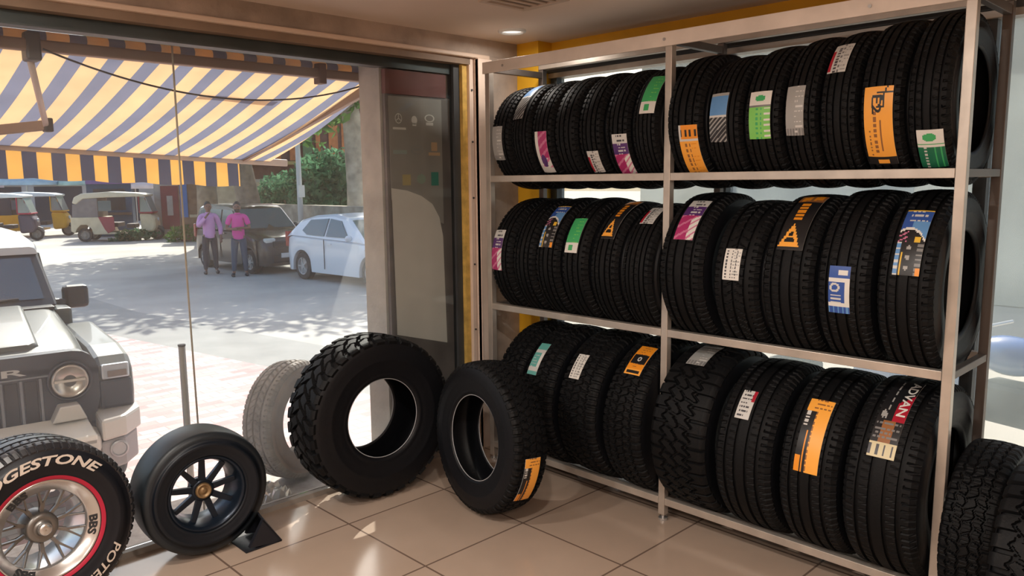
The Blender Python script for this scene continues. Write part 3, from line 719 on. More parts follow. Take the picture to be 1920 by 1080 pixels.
# ------------------------------------------------------------------ awning
aw = thing('awning', 'striped yellow and blue-grey fabric awning on folding arms outside the window', 'awning', (0, 3.9, 2.24))
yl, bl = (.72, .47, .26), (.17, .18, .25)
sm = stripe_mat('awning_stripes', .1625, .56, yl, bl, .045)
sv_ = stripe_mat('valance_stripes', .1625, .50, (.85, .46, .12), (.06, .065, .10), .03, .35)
armm = mat('arm_brown', (.26, .18, .14), .5, metal=.3, var=.1)
X0, X1, X1f = -2.6, 2.74, 2.86
def fz(x): return 1.885-.047*(x-1.2)
nx, ny = 90, 20; vs = []; fs = []
for j in range(ny+1):
    t = j/ny
    for i in range(nx+1):
        s_ = i/nx; xr_ = X1+(X1f-X1)*t; x = X0+(xr_-X0)*s_
        zz = (2.24-2.24)*(1-t)+(fz(x)-2.24)*t - .03*math.sin(PI*t)-.006*math.sin(x*12)*math.sin(PI*t)
        vs.append((x, 1.62*t, zz))
fs = [(j*(nx+1)+i, j*(nx+1)+i+1, (j+1)*(nx+1)+i+1, (j+1)*(nx+1)+i) for j in range(ny) for i in range(nx)]
cl = MB().add(vs, fs).build('canopy_cloth', sm, aw, smooth=True)
vs = []; fs = []
for i in range(241):
    x = X0+(2.64-X0)*i/240; sc2 = .012*abs(math.sin(PI*(x/.325)))
    ybump = .006*math.sin(x*19)
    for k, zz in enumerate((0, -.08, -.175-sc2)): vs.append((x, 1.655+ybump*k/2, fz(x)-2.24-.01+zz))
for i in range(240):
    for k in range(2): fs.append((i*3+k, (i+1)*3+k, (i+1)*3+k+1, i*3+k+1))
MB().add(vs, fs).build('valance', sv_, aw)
MB().bar((X0, 1.63, fz(X0)-2.24), (X1f+.15, 1.63, fz(X1f+.15)-2.24), .04, .05).build('front_bar', mat('front_bar_m', (.42, .33, .28), .5, metal=.3), aw, bevel=.006)
MB().bar((X0, 0, .005), (2.80, 0, .005), .05, .05).build('roller_bar', armm, aw, bevel=.008)
MB().tube([(X0, .045, .052), (2.62, .045, .052)], .024, 16).build('fabric_roll', sm, aw, smooth=True)
MB().bar((2.70, .03, -.04), (2.665, 1.62, fz(2.665)-2.24+.02), .035, .06).build('folding_arm', armm, aw, bevel=.005)
MB().box(2.33, 2.375, -.03, .035, -.05, .06).build('bracket', mat('bracket_rust', (.14, .07, .05), .6), aw, bevel=.004)
MB().box(.925, .985, -.03, .06, -.06, .06).build('bracket', darkgrey, aw, bevel=.01)
MB().tube([(.95, .03, -.05), (1.148, .66, -.29)], .014, 10).build('strut', mat('pink_grey_paint', (.55, .45, .42), .45), aw, smooth=True)
MB().bar((1.155, .66, -.285), (.55, 1.2, -.36), .035, .05).build('folding_arm', armm, aw, bevel=.005)
MB().box(1.135, 1.175, .63, .69, -.32, -.25).build('elbow_joint', blackp, aw, bevel=.006)
MB().bar((1.9, .5, -.02), (2.35, .5, -.03), .07, .012).build('fabric_patch', mat('patch_pink', (.75, .62, .55), .7), aw)
cab = []
for t in range(41):
    q = t/40; x = .98+(2.62-.98)*q; z = 2.225-.21*math.sin(PI*min(1, q*1.0))**.8*(.55+.45*q) if 0 else 2.225-.145*4*q*(1-q)-.02*q
    cab.append((x, 3.84, z))
tag(MB().tube(cab, .0045, 6).build('cable', blackp, smooth=True), 'thin black cable sagging below the awning roller', 'cable')
tag(MB().tube([(1.494, 3.76, 2.33), (1.492, 3.76, 1.2), (1.497, 3.75, -.029)], .0045, 6).build('twine', mat('twine_beige', (.55, .47, .36), .8), smooth=True), 'beige string hanging straight down outside the window', 'string')
pl = thing('bollard', 'thin grey steel stub pole standing outside the window behind the slick wheel', 'pole', (1.69, 4.4, G))
MB().tube([(0, 0, 0), (0, 0, 1.262)], .019, 16).build('pole', mat('galvanised', (.30, .29, .27), .5, metal=.3), pl, smooth=True)
MB().tube([(0, 0, 1.262), (0, 0, 1.272)], .021, 16).build('cap', darkgrey, pl)

# dusty tyre on the ledge outside and crumpled foil
dt = thing('tyre', 'dust-grey used tyre standing outside on the ledge behind the large mud tyre', 'tyre')
tyre_parts(dt, .335, .2, .195, 'dir', rubber_dusty, mat('dusty_side', (.34, .28, .25), .9, var=.2)); place_tyre(dt, 2.14, 3.96, math.radians(158), math.radians(3), .335, .2); dt.location.z -= .028
random.seed(3)
vs = []; n = 14
for j in range(n+1):
    for i in range(n+1):
        e = min(i, j, n-i, n-j)
        vs.append((i/n*.36, j/n*.20, (random.random()*.06+.01) if e > 0 else 0))
for j in range(n+1):
    for i in range(n+1): vs.append((i/n*.36, j/n*.20, -.001))
q = n+1; N0 = q*q
fs = [(j*q+i, j*q+i+1, (j+1)*q+i+1, (j+1)*q+i) for j in range(n) for i in range(n)]+[(N0+(j+1)*q+i, N0+(j+1)*q+i+1, N0+j*q+i+1, N0+j*q+i) for j in range(n) for i in range(n)]
fo = MB().add(vs, fs).build('foil_wrap', mat('crumpled_foil', (.62, .60, .58), .25, metal=.7)); fo.location = (1.60, 3.68, -.028)
tag(fo, 'crumpled silver foil sheet lying on the ledge outside beside the mud tyre', 'foil')

# ------------------------------------------------------------------ vehicles
cglass = mat('car_glass', (.09, .13, .14), .08, spec=.9)
tyre_blk = mat('road_tyre', (.03, .03, .03), .8)
def wheel_at(parent, x, y, r, w, side, hub_col, nsp=8, name='wheel'):
    wt = MB().lathe([(-w/2, r*.64), (-w/2, r*.9), (-w*.38, r), (w*.38, r), (w/2, r*.9), (w/2, r*.64)], 40, 'X').build(name, tyre_blk, parent, smooth=False); wt.location = (x, y, r)
    mb = MB(); xo = side*w*.44
    mb.lathe([(xo-side*.05, .001), (xo-side*.05, r*.58), (xo, r*.60), (xo+side*.006, r*.66), (xo-side*.01, r*.67)], 32, 'X')
    for k in range(nsp):
        a = 2*PI*k/nsp
        mb.bar((xo-side*.005, .04*math.cos(a), .04*math.sin(a)), (xo-side*.005, r*.6*math.cos(a), r*.6*math.sin(a)), .03, .02, (1, 0, 0))
    mb.lathe([(xo+side*.012, .001), (xo+side*.008, .05), (xo-side*.01, .055)], 16, 'X')
    mb.build('alloy_rim', hub_col, wt)
    return wt
rimm = mat('alloy', (.55, .55, .55), .35, metal=.6)

def car(label, loc, rz, paint, body, sill, belt, top, gh, roof, hw, hwr, axles, wr, wins, extra, cat='car'):
    """body: (y, z top of lower body) list; gh: greenhouse (y, z roof) outline; windows: side polygons of (y, z)"""
    t = thing('car', label, cat, loc, rz)
    y0, y1 = body[0][0], body[-1][0]
    ys = np.unique(np.concatenate([np.linspace(y0, y1, 60)]+[np.linspace(a-wr-.07, a+wr+.07, 25) for a in axles]))
    zt = np.interp(ys, [b[0] for b in body], [b[1] for b in body])
    def endt(y, d=.35): e = min(1, max(0, (y-y0)/d)); e2 = min(1, max(0, (y1-y)/d)); return math.sqrt(1-(1-e)**2), math.sqrt(1-(1-e2)**2)
    rings = []
    for y, z in zip(ys, zt):
        a, b = endt(y); k = .78+.22*min(a, b); w_ = hw*k
        zb = sill
        for ax in axles:
            d = abs(y-ax)
            if d < wr+.06: zb = max(zb, wr+math.sqrt((wr+.06)**2-d*d))
        zb = min(zb, z-.12)
        zm = max(zb+.02, .55*z+.45*zb)
        rings.append([(-w_*.80, y, zb+.0), (-w_*.97, y, zb), (-w_, y, zm), (-w_*.965, y, z-.06), (-w_*.86, y, z), (-w_*.4, y, z+.02), (w_*.4, y, z+.02), (w_*.86, y, z), (w_*.965, y, z-.06), (w_, y, zm), (w_*.97, y, zb), (w_*.80, y, zb)])
    m = len(rings[0]); vs = [p for r in rings for p in r]
    fs = [(i*m+k, i*m+(k+1) % m, (i+1)*m+(k+1) % m, (i+1)*m+k) for i in range(len(rings)-1) for k in range(m)]+[tuple(range(m)), tuple((len(rings)-1)*m+k for k in range(m))[::-1]]
    smooth_by_angle(MB().add(vs, fs).build('body', paint, t), 35)
    MB().box(-hw*.72, hw*.72, y0+.25, y1-.25, .18, .6).build('underbody', blackp, t)
    # greenhouse loft
    gy = np.linspace(gh[0][0], gh[-1][0], 40); gz = np.interp(gy, [g[0] for g in gh], [g[1] for g in gh]); gb = np.interp(gy, [b[0] for b in body], [b[1] for b in body])
    rings = []
    def hx(z, y=None): return hw*.95+(hwr-hw*.95)*min(1, max(0, (z-belt)/(roof-belt)))
    for y, z, b in zip(gy, gz, gb):
        b = b-.02; z = max(z, b+.001)
        rings.append([(-hx(b), y, b), (-hx(z)+.0, y, max(b, z-.05)), (-hx(z)+.07, y, z), (0, y, z+.015), (hx(z)-.07, y, z), (hx(z), y, max(b, z-.05)), (hx(b), y, b)])
    m = 7; vs = [p for r in rings for p in r]
    fs = [(i*m+k, i*m+(k+1) % m, (i+1)*m+(k+1) % m, (i+1)*m+k) for i in range(len(rings)-1) for k in range(m)]+[tuple(range(m)), tuple((len(rings)-1)*m+k for k in range(m))[::-1]]
    smooth_by_angle(MB().add(vs, fs).build('cabin', paint, t), 30)
    for poly in wins:
        for s in (-1, 1):
            MB().add([(s*(hx(z)+.012), y, z) for y, z in poly]+[(s*(hx(z)-.02), y, z) for y, z in poly],
                     [tuple(range(len(poly))), tuple(range(len(poly), 2*len(poly)))[::-1]]+[(i, (i+1) % len(poly), (i+1) % len(poly)+len(poly), i+len(poly)) for i in range(len(poly))]).build('side_window', cglass, t)
    # windscreen and rear glass
    for nm, (ya, za), (yb_, zb_), s in (('windscreen', gh[0], gh[1], -1), ('rear_window', gh[-1], gh[-2], 1)):
        A = (ya+(yb_-ya)*.12, za+(zb_-za)*.12); B = (ya+(yb_-ya)*.9, za+(zb_-za)*.9); o = .014*s
        MB().add([(-hx(A[1])*.92, A[0]+o, A[1]), (hx(A[1])*.92, A[0]+o, A[1]), (hx(B[1])*.86, B[0]+o, B[1]+.012), (-hx(B[1])*.86, B[0]+o, B[1]+.012),
                  (-hx(A[1])*.92, A[0]-o, A[1]), (hx(A[1])*.92, A[0]-o, A[1]), (hx(B[1])*.86, B[0]-o, B[1]), (-hx(B[1])*.86, B[0]-o, B[1])],
                 [(0, 1, 2, 3), (7, 6, 5, 4), (0, 4, 5, 1), (1, 5, 6, 2), (2, 6, 7, 3), (3, 7, 4, 0)]).build(nm, cglass, t)
    for a in axles:
        for s in (-1, 1): wheel_at(t, s*(hw-.13), a, wr, .19, s, rimm, extra.get('spokes', 8))
    for s in (-1, 1):
        fm = MB().ball((s*(hw+.07), extra['mirror'][0], extra['mirror'][1]), .09, 12, 1, .6, .75).build('mirror', paint, t, smooth=True)
        MB().box(s*hw*.62-.16, s*hw*.62+.16, y0+extra['lamp'][0]-.01, y0+extra['lamp'][0]+.16, extra['lamp'][1]-.10, extra['lamp'][1]+.10).build('headlamp', mat('lamp_lens', (.62, .62, .56), .12, spec=.9), t, bevel=.05)
        MB().box(s*hw*.86-.08, s*hw*.86+.08, y1-.12, y1-.005, belt-.25, belt+.1).build('tail_lamp', mat('tail_red', (.35, .01, .01), .2), t, bevel=.02)
        for zz in [extra['handle']]:
            MB().bar((s*(hw+.004), extra['hy'], zz), (s*(hw+.004), extra['hy']+.18, zz), .02, .03).build('door_handle', paint, t)
        MB().box(s*hw-.004 if s > 0 else s*hw-.012, s*hw+.012 if s > 0 else s*hw+.004, extra['hy']+.26, extra['hy']+.268, sill+.1, belt-.03).build('door_gap', blackp, t)
    MB().box(-hw*.55, hw*.55, y0-.012, y0+.1, extra['lamp'][1]-.13, extra['lamp'][1]+.02).build('grille', blackp, t, bevel=.02)
    MB().box(-hw*.6, hw*.6, y0-.008, y0+.1, .28, .46).build('air_intake', blackp, t, bevel=.02)
    MB().box(-.25, .25, y0-.03, y0-.012, .40, .51).build('number_plate', white, t)
    return t
brown_paint = mat('brown_car_paint', (.055, .045, .038), .25, metal=.3, coat=.6)
car('dark brown tall hatchback parked facing the viewer behind the two men', (9.42, 17.35, G-.02), math.radians(2), brown_paint,
    [(0, .62), (.08, .86), (.75, 1.00), (.95, 1.04), (3.45, 1.06), (3.58, .9)], .22, 1.04, None,
    [(.78, 1.02), (1.42, 1.60), (1.8, 1.66), (2.9, 1.66), (3.35, 1.60), (3.52, 1.03)], 1.66, .78, .64, (.62, 3.02), .29,
    [[(1.12, 1.09), (1.50, 1.52), (1.98, 1.54), (1.98, 1.09)], [(2.06, 1.09), (2.06, 1.54), (2.78, 1.54), (2.78, 1.09)], [(2.88, 1.12), (2.88, 1.53), (3.2, 1.5), (3.3, 1.14)]],
    dict(mirror=(1.1, 1.12), lamp=(.06, .78), handle=.95, hy=1.75, spokes=8))
wh_paint = mat('white_car_paint', (.78, .80, .83), .25, coat=.5)
wc = car('white hatchback parked behind the brown car and cut off by the pillar', (9.97, 12.75, G-.02), math.radians(3), wh_paint,
    [(0, .5), (.1, .72), (.95, .93), (1.2, .95), (3.7, 1.02), (3.92, .98), (3.99, .7)], .20, .98, None,
    [(.95, .95), (1.75, 1.42), (2.3, 1.50), (3.0, 1.46), (3.55, 1.34), (3.93, 1.0)], 1.50, .85, .60, (.78, 3.30), .31,
    [[(1.55, 1.02), (1.95, 1.36), (2.35, 1.40), (2.35, 1.02)], [(2.43, 1.02), (2.43, 1.40), (3.1, 1.36), (3.32, 1.12), (3.1, 1.03)]],
    dict(mirror=(1.35, 1.02), lamp=(.12, .66), handle=.86, hy=2.1, spokes=5))

# off-roader close to the window
ofp = mat('offroader_grey', (.075, .085, .082), .4, coat=.3)
ofd = mat('offroader_dark', (.02, .026, .04), .45)
ofs = mat('bumper_silver', (.46, .44, .41), .4, metal=.3)
tj = thing('off_roader', 'dark grey boxy off-roader parked nose-on outside, cut by the left edge', 'car', (.86, 5.59, G), math.radians(-6))
def prof_loft(mb, secs):          # secs: list of (y, half width, z bottom, z top, corner radius)
    rings = []
    for y, w_, zb, zt, c in secs:
        pts = [(-w_, zb), (w_, zb)]
        for k in range(6): a = PI/2*k/5; pts.append((w_-c+c*math.cos(a), zt-c+c*math.sin(a)))
        for k in range(6): a = PI/2+PI/2*k/5; pts.append((-w_+c+c*math.cos(a), zt-c+c*math.sin(a)))
        rings.append([(x, y, z) for x, z in pts])
    m = len(rings[0]); vs = [p for r in rings for p in r]
    fs = [(i*m+k, i*m+(k+1) % m, (i+1)*m+(k+1) % m, (i+1)*m+k) for i in range(len(rings)-1) for k in range(m)]+[tuple(range(m)), tuple((len(rings)-1)*m+k for k in range(m))[::-1]]
    return mb.add(vs, fs)
mb = MB(); prof_loft(mb, [(.02, .64, .62, 1.11, .12), (.10, .66, .6, 1.14, .12), (.5, .68, .6, 1.18, .12), (1.35, .70, .6, 1.24, .12)])
smooth_by_angle(mb.build('bonnet', ofp, tj), 35)
mb = MB(); prof_loft(mb, [(.09, .36, 1.12, 1.165, .03), (.12, .40, 1.13, 1.175, .04), (1.3, .46, 1.21, 1.265, .04)]); smooth_by_angle(mb.build('bonnet_bulge', ofp, tj), 50)
gp = [(-.66, .64), (.66, .64), (.70, .80), (.70, 1.0)]+[(.70-.14+.14*math.cos(a), .98+.14*math.sin(a)) for a in (0, .4, .8, 1.2, 1.57)]+[(-.70+.14+.14*math.cos(a), .98+.14*math.sin(a)) for a in (1.57, 1.97, 2.37, 2.77, 3.14)]+[(-.70, .80)]
gpo = MB().prism(gp, 'Y', -.06, .03).build('grille_panel', ofd, tj, bevel=.015)
for s in (-1, 1):
    MB().lathe([(-.062, .13), (-.085, .128), (-.088, .118), (-.066, .112)], 40, 'Y', (s*.53, 0, .93)).build('lamp_bezel', ofd, tj, smooth=True)
    hl = MB().lathe([(-.066, .108), (-.092, .104), (-.094, .096), (-.080, .090), (-.075, .001)], 40, 'Y', (s*.53, 0, .93)).build('headlamp', mat('headlamp_ring', (.40, .37, .34), .25, metal=.7), tj, smooth=True)
    MB().box(s*.53-.088, s*.53+.088, -.090, -.078, .925, .940).build('light_bar', mat('light_bar', (.6, .57, .52), .3, metal=.5), hl)
    MB().lathe([(-.0765, .088), (-.0775, .001)], 32, 'Y', (s*.53, 0, .93)).build('lens', mat('lens_dark', (.10, .10, .10), .1), hl)
for k in range(-3, 4):
    sl_ = MB().box(k*.105-.036, k*.105+.036, -.064, -.055, .68, .96).build('grille_slot', mat('slot_black', (.012, .013, .018), .6), tj, bevel=.01)
for k in range(-4, 4): MB().box(k*.105+.044, k*.105+.061, -.078, -.058, .67, .97).build('grille_bar', mat('grille_bar', (.16, .17, .19), .35, metal=.5), tj, bevel=.004)
MB().box(-.42, .42, -.075, -.058, .975, .987).build('grille_bar', mat('grille_bar', (.16, .17, .19), .35, metal=.5), tj, bevel=.004)
mb = MB(); add_text(mb, 'THAR', lambda a, b: (-.30+.60*a, -.0625, 1.00+.045*b), bold=.02)
mb.build('lettering', mat('letter_silver', (.55, .55, .55), .3, metal=.6), tj, fix=False)
# wings, flares, indicator lamps
for s in (-1, 1):
    wing = [(-.02, .66), (-.05, .80), (-.03, .96), (.06, 1.035), (.30, 1.075), (1.25, 1.10), (1.25, .72), (1.05, .72), (.98, .86), (.55, .92), (.18, .86), (.08, .66)]
    a, b = (s*.69, s*.915) if s > 0 else (s*.915, s*.69)
    mb = MB().prism(wing, 'X', a, b)
    mb.build('front_wing', ofp, tj, bevel=.035)
    lp = MB().box(s*.80-.085, s*.80+.085, -.065, -.03, .90, 1.00).build('indicator_lamp', mat('indicator_frame', (.42, .46, .52), .25, metal=.5), tj, bevel=.012)
    MB().box(s*.805-.055, s*.805+.06, -.072, -.064, .915, .955).build('lens', mat('indicator_lens', (.16, .13, .12), .2), lp)
    MB().box(s*.80-.10, s*.80+.10, -.06, .02, .70, .895).build('wing_corner', ofd, tj, bevel=.02)
    w_ = wheel_at(tj, s*.78, .60, .39, .25, s, rimm, 6); wheel_at(tj, s*.78, 3.05, .39, .25, s, rimm, 6)
    # mirror with arm
    MB().box(s*.86-.095, s*.86+.095, 1.52, 1.62, 1.17, 1.36).build('mirror', blackp, tj, bevel=.035)
    MB().bar((s*.68, 1.52, 1.24), (s*.80, 1.56, 1.23), .05, .05).build('mirror_arm', blackp, tj, bevel=.01)
    MB().box((s*.72)-.06, (s*.72)+.06, 1.25, 3.6, .50, 1.22).build('door', ofp, tj, bevel=.02)
    MB().add([(s*.62, 1.62, 1.22), (s*.68, 1.42, 1.22), (s*.60, 1.86, 1.62), (s*.66, 1.80, 1.62), (s*.70, 3.6, 1.22), (s*.64, 3.6, 1.63)],
             [(0, 1, 3, 2), (1, 4, 5, 3), (2, 3, 5)]).build('side_window', cglass, tj)
# bumper: stepped silver beam wrapping to dark corner pieces
def bump(poly_front, z0, z1, dx):   # plan outline extruded
    return MB().prism(poly_front, 'Z', z0, z1)
B = MB().prism([(-.64, -.34), (.64, -.34), (.66, -.10), (.52, -.065), (-.52, -.065), (-.66, -.10)], 'Z', .50, .62)
B.build('bumper', ofs, tj, bevel=.03)
MB().add([(-.62, -.34, .62), (.62, -.34, .62), (.60, -.075, .70), (-.60, -.075, .70), (-.62, -.34, .56), (.62, -.34, .56), (.60, -.07, .56), (-.60, -.07, .56)],
         [(0, 1, 2, 3), (7, 6, 5, 4), (0, 4, 5, 1), (1, 5, 6, 2), (2, 6, 7, 3), (3, 7, 4, 0)]).build('bumper_top', mat('skid_silver', (.62, .60, .56), .35, metal=.2), tj, bevel=.01)
for s in (-1, 1):
    MB().prism([(s*.40, .69), (s*.60, .69), (s*.56, .79), (s*.45, .79)], 'Y', -.17, -.062).build('bumper_block', ofs, tj, bevel=.008)
    MB().prism([(s*.645, -.33), (s*.80, -.27), (s*.925, -.10), (s*.93, .10), (s*.70, .10), (s*.66, -.06)], 'Z', .56, .70).build('bumper_corner', ofs, tj, bevel=.02)
    MB().prism([(s*.64, -.31), (s*.79, -.25), (s*.90, -.09), (s*.90, .08), (s*.70, .08), (s*.64, -.02)], 'Z', .36, .56).build('bumper_end', mat('bumper_grey', (.25, .23, .23), .5), tj, bevel=.02)
    MB().lathe([(0, .055), (-.02, .055), (-.024, .045), (-.012, .04), (-.010, .001)], 24, 'Y', (s*.745, -.275, .49)).build('fog_lamp', mat('fog_ring', (.36, .35, .36), .3, metal=.5), tj)
MB().box(-.64, .64, -.28, .1, .34, .50).build('bumper_lower', ofd, tj, bevel=.03)
# windscreen, frame, roof
fr_ = MB()
fr_.add([(-.70, 1.33, 1.23), (.70, 1.33, 1.23), (.64, 1.74, 1.64), (-.64, 1.74, 1.64), (-.70, 1.42, 1.23), (.70, 1.42, 1.23), (.64, 1.83, 1.64), (-.64, 1.83, 1.64)],
        [(0, 1, 2, 3), (7, 6, 5, 4), (0, 4, 5, 1), (1, 5, 6, 2), (2, 6, 7, 3), (3, 7, 4, 0)])
fr_.build('windscreen_frame', mat('screen_black', (.02, .022, .028), .35), tj, bevel=.02)
def ws(x, t, o=0): return (x*(1-.09*t), 1.33+.41*t-.006-o, 1.23+.41*t+.004)
MB().add([ws(-.62, .14), ws(.62, .14), ws(.63, .88), ws(-.63, .88), ws(-.62, .14, -.01), ws(.62, .14, -.01), ws(.63, .88, -.01), ws(-.63, .88, -.01)],
         [(0, 1, 2, 3), (7, 6, 5, 4), (0, 4, 5, 1), (1, 5, 6, 2), (2, 6, 7, 3), (3, 7, 4, 0)]).build('windscreen', mat('screen_glass', (.05, .07, .09), .06, spec=1), tj)
MB().tube([ws(.45, .17, .015), ws(-.05, .13, .02)], .009, 8).build('wiper', blackp, tj)
MB().tube([ws(-.1, .17, .015), ws(-.55, .13, .02)], .009, 8).build('wiper', blackp, tj)
MB().box(-.66, .66, 1.22, 1.36, 1.215, 1.245).build('cowl', blackp, tj, bevel=.01)
mb = MB(); prof_loft(mb, [(1.70, .63, 1.62, 1.68, .05), (1.85, .65, 1.62, 1.73, .08), (2.6, .66, 1.62, 1.77, .1), (3.7, .66, 1.60, 1.76, .1)]); smooth_by_angle(mb.build('roof', mat('roof_sunlit_pale', (.55, .57, .60), .3, coat=.5), tj), 40)  # roof paler than the body: sunlit brightness put into its colour
MB().box(-.66, .66, 3.55, 3.68, .5, 1.62).build('tailgate', ofp, tj, bevel=.02)
MB().box(-.60, .60, .1, 3.5, .35, .60).build('chassis', blackp, tj)

# three-wheelers
def cart_wheel(t, x, y, r=.26): return wheel_at(t, x, y, r, .11, -1, mat('steel_wheel', (.30, .27, .24), .6), 4)
def rick(label, loc, rz, roofc, bodyc, doorc, sidec, open_front=False):
    t = thing('three_wheeler', label, 'three-wheeler', loc, rz)    # local: nose towards +X, side seen is -Y
    rm = mat('rick_'+roofc[0], roofc[1], .6, var=.08); bm_ = mat('rick_'+bodyc[0], bodyc[1], .5, var=.1)
    dm = mat('rick_'+doorc[0], doorc[1], .5); sm_ = mat('rick_'+sidec[0], sidec[1], .8, var=.15)
    prof = [(-1.5, 1.50), (-1.42, 1.72), (-1.15, 1.86), (-.2, 1.92), (.8, 1.86), (1.15, 1.80), (1.12, 1.72), (.75, 1.72), (-.3, 1.70), (-1.1, 1.66), (-1.36, 1.45)]
    smooth_by_angle(MB().prism(prof, 'Y', -.66, .66).build('canopy_roof', rm, t, bevel=.03), 50)
    MB().prism([(-1.56, .60), (-1.50, 1.46), (-1.36, 1.46), (-1.1, 1.66), (-.60, 1.68), (-.60, .98), (-.6, .85), (-1.0, .85)], 'Y', -.64, .64).build('rear_hood', sm_, t, bevel=.02)
    MB().prism([(-1.60, .42), (-1.58, .95), (-.45, .95), (-.42, .78), (-.25, .36), (.45, .36), (.45, .28), (-.80, .28), (-.88, .52), (-1.02, .66), (-1.25, .66), (-1.38, .52), (-1.46, .35)], 'Y', -.67, .67).build('rear_body', bm_, t, bevel=.02)
    MB().box(-.58, -.12, -.652, -.62, 1.18, 1.58).build('side_window', cglass, t)
    MB().prism([(-.60, .96), (-.04, .96), (-.02, .45), (-.28, .32), (-.40, .50)], 'Y', -.70, -.672).build('side_door', dm, t, bevel=.01)
    MB().box(-.5, .05, -.5, .5, .55, .72).build('seat', mat('seat_dark', (.05, .04, .04), .7), t, bevel=.03)
    MB().box(.30, .62, -.35, .35, .50, .66).build('seat', mat('seat_dark', (.05, .04, .04), .7), t, bevel=.03)
    # nose
    MB().prism([(.85, .30), (.80, 1.06), (1.25, 1.06), (1.40, .85), (1.42, .50), (1.30, .34)], 'Y', -.40, .40).build('nose', bm_, t, bevel=.09)
    MB().prism([(.83, 1.06), (.83, 1.12), (1.32, 1.12), (1.32, 1.06)], 'Y', -.43, .43).build('dash_band', dm, t, bevel=.01)
    MB().add([(1.30, -.42, 1.12), (1.30, .42, 1.12), (1.08, .48, 1.74), (1.08, -.48, 1.74), (1.28, -.42, 1.12), (1.28, .42, 1.12), (1.06, .48, 1.74), (1.06, -.48, 1.74)],
             [(0, 1, 2, 3), (7, 6, 5, 4), (0, 4, 5, 1), (1, 5, 6, 2), (2, 6, 7, 3), (3, 7, 4, 0)]).build('windscreen', mat('pale_glass', (.25, .28, .26), .1, spec=.9), t)
    MB().prism([(.84, 1.12), (1.26, 1.12), (1.06, 1.66), (.88, 1.70)], 'Y', -.455, -.445).build('quarter_glass', mat('pale_glass', (.25, .28, .26), .1, spec=.9), t)
    for s in (-1, 1): MB().tube([(.84, s*.45, 1.1), (.86, s*.52, 1.74)], .022, 8).build('pillar', dm, t)
    MB().lathe([(0, .085), (.05, .08), (.07, .001)], 20, 'X', (1.40, 0, .80)).build('headlamp', rimm, t)
    cart_wheel(t, 0, 0).matrix_local = Matrix.Translation((-1.14, -.55, .26))@Matrix.Rotation(PI/2, 4, 'Z')
    cart_wheel(t, 0, 0).matrix_local = Matrix.Translation((-1.14, .55, .26))@Matrix.Rotation(PI/2, 4, 'Z')
    cart_wheel(t, 0, 0).matrix_local = Matrix.Translation((1.34, 0, .26))@Matrix.Rotation(PI/2, 4, 'Z')
    MB().prism([(1.08, .30), (1.10, .52), (1.34, .60), (1.58, .50), (1.62, .30), (1.5, .42), (1.34, .54), (1.18, .44)], 'Y', -.07, .07).build('mudguard', mat('guard_grey', (.12, .12, .12), .6), t, bevel=.01)
    return t
rick('cream and maroon three-wheeler with a grey hood parked across the street', (10.62, 33.0, G-.02), math.radians(-33), ('cream', (.62, .55, .42)), ('cream2', (.62, .52, .36)), ('maroon', (.30, .03, .05)), ('greyhood', (.20, .18, .18)))
rick('three-wheeler with white roof and red seats at the left edge, across the street', (7.15, 36.4, G-.02), math.radians(-28), ('whiteroof', (.72, .74, .74)), ('darkbody', (.06, .05, .08)), ('crimson', (.40, .02, .06)), ('crimson2', (.24, .02, .05)))
rick('three-wheeler with a yellow nose standing left of the cream three-wheeler', (8.9, 38.6, G-.02), math.radians(-30), ('whiteroof', (.72, .74, .74)), ('yellowbody', (.80, .40, .01)), ('yellowbody', (.80, .40, .01)), ('darkhood', (.05, .05, .06)))

